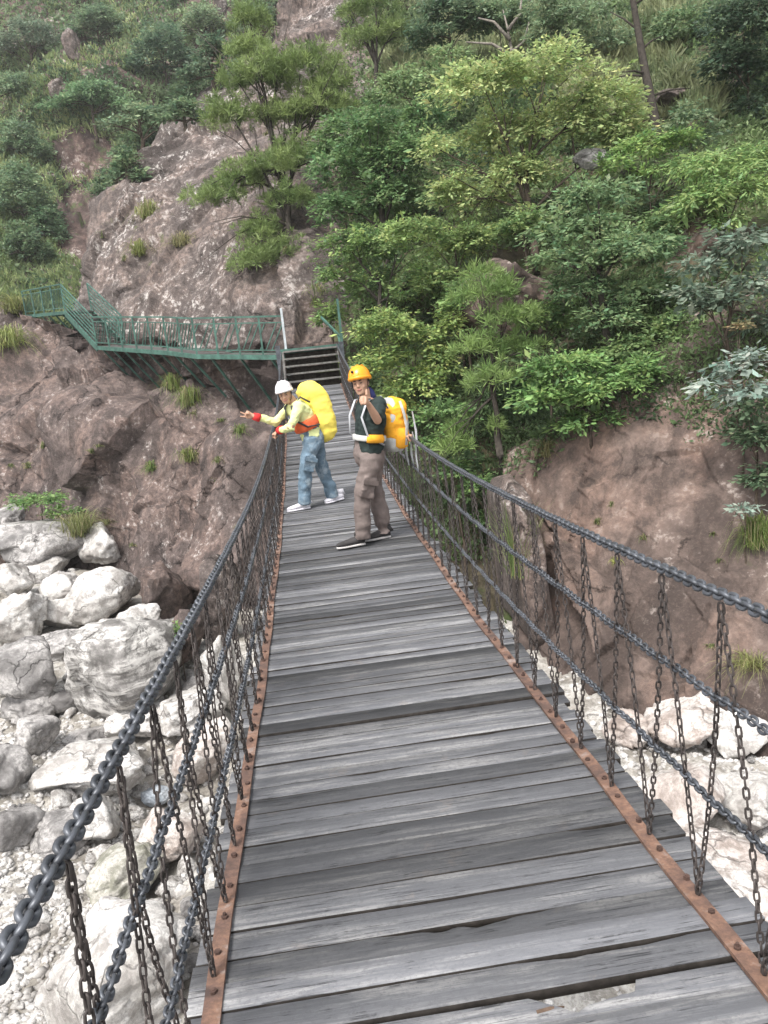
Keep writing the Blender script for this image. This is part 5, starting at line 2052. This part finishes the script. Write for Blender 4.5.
def shoe(person, heel, toe, mats, s=1.0):
    """heel and toe on the ground"""
    heel, toe = np.asarray(heel, float), np.asarray(toe, float)
    f = nz((toe - heel) * [1, 1, 0])
    l = np.cross(UP, f)
    L = np.linalg.norm(toe - heel)
    mb = MB()
    prof = [(.0, .030, .045), (.06, .036, .050), (.25, .037, .048), (.45, .041, .040), (.68, .047, .030), (.86, .042, .024), (.97, .026, .018), (1.0, .012, .012)]
    mb.loft([(heel + (toe - heel) * t + UP * (.018 + h * .75), l * w, UP * h * .8) for t, w, h in prof], 0, 14, 2.3)
    mb.loft([(heel + f * .05 * L + UP * .06, l * .034, f * .055), (heel + f * .14 * L + UP * .10, l * .036, f * .055), (heel + f * .14 * L + UP * .125, l * .037, f * .052)], 0, 12)
    mb.loft([(heel + (toe - heel) * t + UP * .011, l * (w + .004), UP * .0115) for t, w, h in prof], 1, 14, 3.0)
    for t in (.42, .5, .58, .66):
        c = heel + (toe - heel) * t + UP * (.064 - .034 * (t - .42) / .24)
        mb.bar(c - l * .022, c + l * .022, .007, .012, 2)
    return mb.build('shoe', mats, person, smooth=True)


def torso_rings(hipc, chestc, neckc, l, f, k=1.0, bulge=1.0, hip=(.165, .115), waist=(.145, .108), chest=(.180, .122), sh=(.185, .085)):
    """rings from the seat up to the neck"""
    d = chestc - hipc
    up = nz(d)
    R = []
    def ring(c, wd):
        R.append((c, l * wd[0] * k, f * wd[1] * k * bulge))
    ring(hipc - up * .10, (hip[0] * .8, hip[1] * .85))
    ring(hipc - up * .05, hip)
    ring(hipc + up * .03, hip)
    ring(hipc + d * .30, waist)
    ring(hipc + d * .62, ((waist[0] + chest[0]) / 2, (waist[1] + chest[1]) / 2))
    ring(chestc, chest)
    ring(chestc + (neckc - chestc) * .45, sh)
    ring(chestc + (neckc - chestc) * .75, (sh[0] * .72, sh[1] * .85))
    ring(chestc + (neckc - chestc) * .95, (.075, .068))
    return R


def make_person(label, J, look, face_up, shirt_mat, trouser_mat, shoe_mats, hands, sleeve, s=1.0, tuck=.0, waist_drop=.05):
    """J: joints in world space; the body is one continuous skin, clothes are its children"""
    f = nz(J['face'] * np.array([1, 1, 0]))
    l = np.cross(UP, f)
    lean = nz(J['chest'] - J['hip'])
    ft = nz(f - lean * (f @ lean))
    lt = np.cross(lean, ft)
    # body
    mb = MB()
    mb.loft(torso_rings(J['hip'], J['chest'], J['neck'], lt, ft, .92 * s), 0, 18, 2.3)
    hf, hu, hl = None, None, None
    limb(mb, [J['neck'] - lean * .06, J['neck'] + (J['head'] - J['neck']) * .35, J['head'] - np.asarray(face_up) * .03], [.062 * s, .055 * s, .055 * s])
    hf, hu, hl = head(mb, J['head'], look, face_up, s)
    for sd_ in ('l', 'r'):
        limb(mb, [J['sh_' + sd_], J['el_' + sd_]], [.050 * s, .041 * s])
        limb(mb, [J['el_' + sd_], J['el_' + sd_] + (J['wr_' + sd_] - J['el_' + sd_]) * .35, J['wr_' + sd_]], [.041 * s, .040 * s, .026 * s])
        hd, pn, pose, ts = hands[sd_]
        hand(mb, J['wr_' + sd_], hd, pn, pose, .185 * s, ts)
        limb(mb, [J['hp_' + sd_], J['kn_' + sd_]], [.070 * s, .046 * s])
        limb(mb, [J['kn_' + sd_], J['kn_' + sd_] + (J['an_' + sd_] - J['kn_' + sd_]) * .3, J['an_' + sd_]], [.046 * s, .047 * s, .034 * s])
    feet = (np.array(J['heel_l']) + J['toe_l'] + J['heel_r'] + J['toe_r']) / 4
    person = mb.build('person', SKIN, None, origin=feet, remesh=.0062, smooth_it=2)
    tag(person, label, 'person', 'men standing on the bridge')
    face_parts(person, J['head'], hf, hu, hl, s)
    # trousers
    mb = MB()
    up = lean
    hip = J['hip']
    mb.loft([(hip - UP * .13, l * .12, f * .10), (hip - UP * .07, l * .172 * s, f * .128 * s), (hip + up * .0, l * .176 * s, f * .130 * s), (hip + up * .09, lt * .165 * s, ft * .125 * s), (hip + up * .125, lt * .163 * s, ft * .123 * s)], 0, 18, 2.2)
    for sd_ in ('l', 'r'):
        h_, k_, a_ = J['hp_' + sd_], J['kn_' + sd_], J['an_' + sd_]
        mb.tube([h_ + UP * .03, h_ - UP * .05 + (k_ - h_) * .12, h_ + (k_ - h_) * .55, k_, k_ + (a_ - k_) * .45, k_ + (a_ - k_) * .85, a_ - UP * .035],
                [.095 * s, .105 * s, .095 * s, .083 * s, .082 * s, .080 * s, .084 * s], 0, 14)
        # cargo pocket
        out = nz(np.cross(nz(k_ - h_), f)) * (1 if sd_ == 'r' else 1)
        if (out @ (h_ - hip)) < 0:
            out = -out
        pc = h_ + (k_ - h_) * .74 + out * .082
        mb.box(pc, nz(k_ - h_) * .095, nz(np.cross(out, k_ - h_)) * .07, out * .012)
    tr = mb.build('trousers', trouser_mat, person, remesh=.011, smooth_it=2, post=folds(.011, 7, 90))
    for sd_ in ('l', 'r'):
        mbp = MB()
        h_, k_ = J['hp_' + sd_], J['kn_' + sd_]
        out = nz(np.cross(nz(k_ - h_), f))
        if (out @ (h_ - hip)) < 0:
            out = -out
        pc = h_ + (k_ - h_) * .60 + out * .098
        mbp.box(pc, nz(k_ - h_) * .022, nz(np.cross(out, k_ - h_)) * .078, out * .006)
        mbp.build('pocket_flap', trouser_mat, tr)
    # shirt
    mb = MB()
    R = torso_rings(J['hip'] + lean * waist_drop, J['chest'], J['neck'], lt, ft, 1.06 * s, 1.05)
    mb.loft(R[1:], 0, 18, 2.3)
    for sd_ in ('l', 'r'):
        a, b, w = J['sh_' + sd_], J['el_' + sd_], J['wr_' + sd_]
        if sleeve == 'long':
            mb.tube([a + (J['chest'] - a) * .25, a, a + (b - a) * .5, b, b + (w - b) * .5, b + (w - b) * .86], [.07 * s, .073 * s, .062 * s, .056 * s, .050 * s, .042 * s], 0, 14)
        else:
            mb.tube([a + (J['chest'] - a) * .25, a, a + (b - a) * .5, a + (b - a) * .97], [.07 * s, .080 * s, .074 * s, .074 * s], 0, 14)
    mb.build('shirt', shirt_mat, person, remesh=.010, smooth_it=2, post=folds(.010, 12, 91))
    for sd_ in ('l', 'r'):
        shoe(person, J['heel_' + sd_], J['toe_' + sd_], shoe_mats, s)
    return person, dict(f=f, l=l, lean=lean, ft=ft, lt=lt, hf=hf, hu=hu, hl=hl)


V3 = lambda *a: np.array(a, float)
DECK_TOP = .004


def on_deck(x, y):
    return V3(x, y, float(deck_z(y)) + DECK_TOP)


# --- man in the dark shirt, thumb up
SC = .885
o0 = on_deck(.20, 7.02)


def rel(x, y, z):
    return o0 + V3(x + .075 * z, y, z) * SC


JA = dict(face=V3(-.90, -.44, 0), hip=rel(.01, 0, .93), chest=rel(.035, .0, 1.31), neck=rel(.005, -.005, 1.49), head=rel(-.055, -.04, 1.635),
          sh_l=rel(.11, -.16, 1.42), el_l=rel(.075, -.37, 1.27), wr_l=rel(-.02, -.50, 1.44),
          sh_r=rel(-.04, .17, 1.42), el_r=rel(.22, .25, 1.20), wr_r=rel(.40, .07, 1.0),
          hp_l=rel(.02, -.09, .90), kn_l=rel(-.085, -.10, .50), an_l=rel(-.09, -.09, .10),
          hp_r=rel(.04, .09, .90), kn_r=rel(.085, .09, .50), an_r=rel(.145, .08, .10))
JA['wr_r'] = V3(.60, 7.06, float(rail_z(1, 0, 7.06)) + .035)
JA['el_r'] = V3(.44, 7.26, float(deck_z(7)) + 1.08)
JA['heel_l'] = on_deck(.20 - .06, 6.95)
JA['toe_l'] = on_deck(.20 - .32, 6.90)
JA['heel_r'] = on_deck(.20 + .19, 7.11)
JA['toe_r'] = on_deck(.20 - .06, 7.05)
M_TEE = fabric('dark green tee shirt', (.022, .032, .030), .25)
M_CARGO = fabric('brown grey cargo cloth', (.155, .125, .115), .2)
M_BLACK = fabric('dark shoe', (.045, .042, .042), .3)
M_SOLE = simple('pale rubber sole', (.45, .43, .42), .7)
M_LACE = simple('grey laces', (.3, .3, .3), .8)
HELM_O = simple('orange helmet shell', (.80, .30, .012), .28, .5, 0, .05, 6)
HELM_W = simple('white helmet shell', (.74, .70, .72), .3, .5, 0, .05, 6)
VENT = simple('dark vent', (.05, .04, .07), .6)
man_a, fa = make_person('man in orange helmet and dark tee shirt giving a thumbs up', JA, V3(-.38, -.92, -.02), V3(-.10, .02, 1.), M_TEE, M_CARGO, [M_BLACK, M_SOLE, M_LACE],
                        {'l': (V3(-.35, -.80, .45), V3(-.95, .2, .1), 'thumb_up', -1), 'r': (V3(.9, -.25, -.25), V3(.1, -.1, -1), 'grip', -1)}, 'short', .91)
helmet(man_a, JA['head'], fa['hf'], fa['hu'], fa['hl'], HELM_O, .95)
mb = MB()
mb.ell(JA['head'] + fa['hu'] * .105 + fa['hf'] * .105 - fa['hl'] * .02, fa['hl'] * .012, fa['hf'] * .01, fa['hu'] * .012)
mb.build('helmet_badge', DARK, man_a, smooth=True)
mb = MB()
bc = JA['neck'] + V3(.045, .02, .03)
mb.loft([(bc + V3(.01, 0, -.06), V3(.04, 0, 0), V3(0, .06, 0)), (bc + V3(.0, 0, .0), V3(.03, 0, .01), V3(0, .055, 0)), (bc + V3(-.015, 0, .05), V3(.015, 0, 0), V3(0, .03, 0))], 0, 10)
mb.build('neck_scarf', fabric('blue scarf', (.035, .042, .13), .2), man_a, smooth=True)

# --- man in the pale yellow shirt
h0 = on_deck(-.30, 8.88)


def rb(x, y, z):
    return h0 + V3(x + .05 * z, y, z) * SC


HB = (float(rail_z(-1, 0, 8.95)) - h0[2]) / SC
JB = dict(face=V3(-.93, -.36, 0), hip=rb(.06, .04, .90), chest=rb(-.075, .0, 1.235), neck=rb(-.15, -.02, 1.375), head=rb(-.245, -.07, 1.475),
          sh_l=rb(-.075, -.165, 1.325), el_l=rb(-.20, -.24, 1.07), wr_l=rb(-.335, -.05, HB + .07),
          sh_r=rb(-.165, .14, 1.325), el_r=rb(-.40, .10, 1.13), wr_r=rb(-.66, .0, 1.24),
          hp_l=rb(.04, -.08, .87), kn_l=rb(-.06, -.10, .49), an_l=rb(-.10, -.08, .10),
          hp_r=rb(.10, .10, .87), kn_r=rb(.15, .14, .49), an_r=rb(.27, .16, .10))
JB['wr_l'] = V3(-.575, 8.9, float(rail_z(-1, 0, 8.9)) + .05)
JB['heel_l'] = on_deck(-.27 - .06, 8.83)
JB['toe_l'] = on_deck(-.27 - .32, 8.77)
JB['heel_r'] = on_deck(-.27 + .33, 9.10)
JB['toe_r'] = on_deck(-.27 + .12, 8.96)
M_YEL = fabric('pale yellow green shirt', (.66, .70, .33), .08)
M_JEAN = fabric('washed blue jeans', (.12, .175, .225), .35, 10, (.33, .38, .41))
M_WSHOE = simple('white trainer', (.72, .70, .74), .6)
M_BLUE = simple('blue trainer stripe', (.08, .08, .28), .6)
man_b, fb = make_person('man in white helmet and yellow shirt leaning on the left chain making a V sign', JB, V3(-.16, -.97, -.14), V3(-.16, -.10, .97), M_YEL, M_JEAN, [M_WSHOE, M_WSHOE, M_BLUE],
                        {'r': (V3(-.90, -.12, .42), V3(-.15, -.95, .1), 'victory', -1), 'l': (V3(-.85, .1, -.45), V3(-.2, .1, -1), 'grip', 1)}, 'long', .90)
helmet(man_b, JB['head'], fb['hf'], fb['hu'], fb['hl'], HELM_W, .93, VENT)
M_RED = fabric('red wristband', (.55, .035, .035), .1)
for sd_ in ('l', 'r'):
    a, b = JB['el_' + sd_], JB['wr_' + sd_]
    mb = MB()
    mb.tube([a + (b - a) * .72, a + (b - a) * .85, a + (b - a) * 1.0], [.047, .046, .041], 0, 14)
    mb.build('wristband', M_RED, man_b, smooth=True)

# --- rucksack under a yellow rain cover
bk = -fb['ft']
lean, lt = fb['lean'], fb['lt']
top = at(305, 383, 8.72) + V3(0, .12, 0)
bot = at(327, 439, 8.98) + V3(0, .0, 0)
ax = nz(top - bot)
Lp = np.linalg.norm(top - bot)
bk2 = nz(bk - ax * (bk @ ax))
sd3 = np.cross(ax, bk2)
pack = empty('rucksack', tuple(bot), 'big rucksack in a bright yellow rain cover on the leaning man', 'rucksack', 'rucksacks worn by the two men')
mb = MB()
prof = [(-.03, .06, .05), (.0, .12, .09), (.08, .165, .125), (.25, .19, .15), (.5, .195, .158), (.75, .185, .145), (.9, .16, .125), (.98, .12, .09), (1.02, .06, .05)]
mb.loft([(bot + ax * Lp * t + bk2 * (.02 * math.sin(t * 3)), sd3 * w, bk2 * d_) for t, w, d_ in prof], 0, 22, 2.6)
M_COVER = fabric('yellow rain cover', (.82, .66, .12), .08, 8)
mb.build('rain_cover', M_COVER, pack, smooth=True, remesh=.012, smooth_it=2, post=folds(.016, 5, 95))
M_BELT = fabric('orange red hip belt', (.62, .12, .045), .2)
mb = MB()
hb = JB['hip'] + lean * .165
mb.loft([(hb - lean * .055, lt * .178, fb['ft'] * .148), (hb - lean * .02, lt * .186, fb['ft'] * .156), (hb + lean * .03, lt * .186, fb['ft'] * .156), (hb + lean * .062, lt * .178, fb['ft'] * .148)], 0, 22)
mb.build('hip_belt', M_BELT, pack, smooth=True)
mb = MB()
for sg in (-1, 1):
    shp = JB['chest'] + lt * sg * .115
    pth = [shp + bk * .11 + lean * .06, shp + lean * .155 + bk * .04, shp + lean * .11 + fb['ft'] * .10, shp + fb['ft'] * .145 - lean * .03, shp + lt * sg * .06 - lean * .16 + fb['ft'] * .06, shp + lt * sg * .05 - lean * .2 + bk * .08]
    mb.tube(pth, .026, 0, 8, flat=.4, up=tuple(fb['ft']))
mb.build('shoulder_strap', fabric('dark strap', (.06, .06, .06), .2), pack, smooth=True)

# --- orange and grey rucksack of the man with his thumb up
bk = -fa['ft']
lean, lt = fa['lean'], fa['lt']
bot = JA['hip'] + lean * .03 + bk * .235
ax = nz(lean + bk * .02)
pack = empty('rucksack', tuple(bot), 'small orange and pale grey rucksack on the man with his thumb up', 'rucksack', 'rucksacks worn by the two men')
M_OR = fabric('orange rucksack cloth', (.78, .36, .03), .12)
M_GR = fabric('pale grey rucksack cloth', (.44, .44, .42), .2)
mb = MB()
H_ = .46
prof = [(-.02, .06, .04), (.02, .11, .075), (.2, .135, .10), (.5, .145, .118), (.8, .135, .105), (.93, .10, .08), (1.0, .05, .04)]
mb.loft([(bot + ax * H_ * t, lt * w, bk * d_) for t, w, d_ in prof], 0, 20, 2.6)
mb.build('pack_body', M_OR, pack, smooth=True, remesh=.010, smooth_it=1, post=folds(.012, 9, 96))
mb = MB()
mb.loft([(bot + ax * H_ * t + bk * .012, lt * w, bk * d_) for t, w, d_ in ((-.06, .06, .04), (-.03, .115, .08), (.08, .142, .108), (.22, .146, .114), (.30, .10, .08), (.33, .03, .03))], 0, 20, 2.6)
mb.build('base_panel', M_GR, pack, smooth=True)
mb = MB()
mb.loft([(bot + ax * H_ * t - bk * .055, lt * w, bk * d_) for t, w, d_ in ((.1, .05, .02), (.15, .115, .035), (.6, .13, .04), (.9, .10, .035), (.98, .06, .025), (1.0, .03, .02))], 0, 18, 2.8)
mb.build('back_panel', M_GR, pack, smooth=True)
mb = MB()
mb.loft([(bot + ax * H_ * t + bk * .03 + lt * .115, lt * w, bk * d_) for t, w, d_ in ((.02, .02, .03), (.07, .045, .07), (.27, .052, .08), (.42, .035, .06), (.46, .012, .03))], 0, 14, 2.5)
mb.build('side_pocket', M_OR, pack, smooth=True)
mb = MB()
mb.loft([(bot + ax * H_ * t + bk * .055 + lt * .02, lt * w, bk * d_) for t, w, d_ in ((.22, .05, .03), (.28, .085, .075), (.5, .09, .085), (.68, .075, .07), (.74, .03, .03))], 0, 16, 2.8)
mb.build('front_panel', M_GR, pack, smooth=True)
mb = MB()
mb.tube([bot + ax * H_ * .95 + lt * .15 - bk * .03, bot + ax * H_ * .7 + lt * .158 + bk * .02, bot + ax * H_ * .45 + lt * .163 + bk * .05, bot + ax * H_ * .1 + lt * .16 + bk * .06], .014, 0, 8, flat=.4, up=tuple(lt))
mb.build('compression_strap', M_GR, pack, smooth=True)
M_STRAP = fabric('pale webbing', (.42, .43, .45), .1)
for k, (dx, t0, ln) in enumerate(((.12, .75, .45), (.05, .5, .38), (-.04, .55, .42), (.14, .35, .36))):
    mb = MB()
    p0 = bot + ax * H_ * t0 + bk * .13 + lt * dx
    mb.tube([p0, p0 - UP * ln * .4 + bk * .02, p0 - UP * ln * .75 + bk * .015, p0 - UP * ln + bk * .03], .010, 0, 6, flat=.4)
    mb.build('loose_strap', M_STRAP, pack)
for sg in (-1, 1):
    mb = MB()
    shp = JA['chest'] + lt * sg * .105
    pth = [shp + bk * .12 + lean * .06, shp + lean * .165 + bk * .04, shp + lean * .12 + fa['ft'] * .10, shp + fa['ft'] * .150 - lean * .02, shp + lt * sg * .05 - lean * .18 + fa['ft'] * .11, shp + lt * sg * .07 - lean * .26 + bk * .05]
    mb.tube(pth, .015, 0, 8, flat=.4, up=tuple(fa['ft']))
    mb.build('shoulder_strap', M_STRAP, pack, smooth=True)
mb = MB()
hb = JA['hip'] + lean * .13
mb.loft([(hb - lean * .022, lt * .174, fa['ft'] * .140), (hb - lean * .01, lt * .176, fa['ft'] * .142), (hb + lean * .014, lt * .176, fa['ft'] * .142), (hb + lean * .026, lt * .174, fa['ft'] * .140)], 0, 22)
mb.build('hip_belt', M_GR, pack, smooth=True)
mb = MB()
mb.loft([(hb + lt * .15 + fa['ft'] * .03 - lean * .03, lt * .04, fa['ft'] * .085), (hb + lt * .16 + fa['ft'] * .03, lt * .045, fa['ft'] * .09), (hb + lt * .15 + fa['ft'] * .03 + lean * .04, lt * .035, fa['ft'] * .08)], 0, 14)
mb.build('belt_pouch', M_OR, pack, smooth=True)
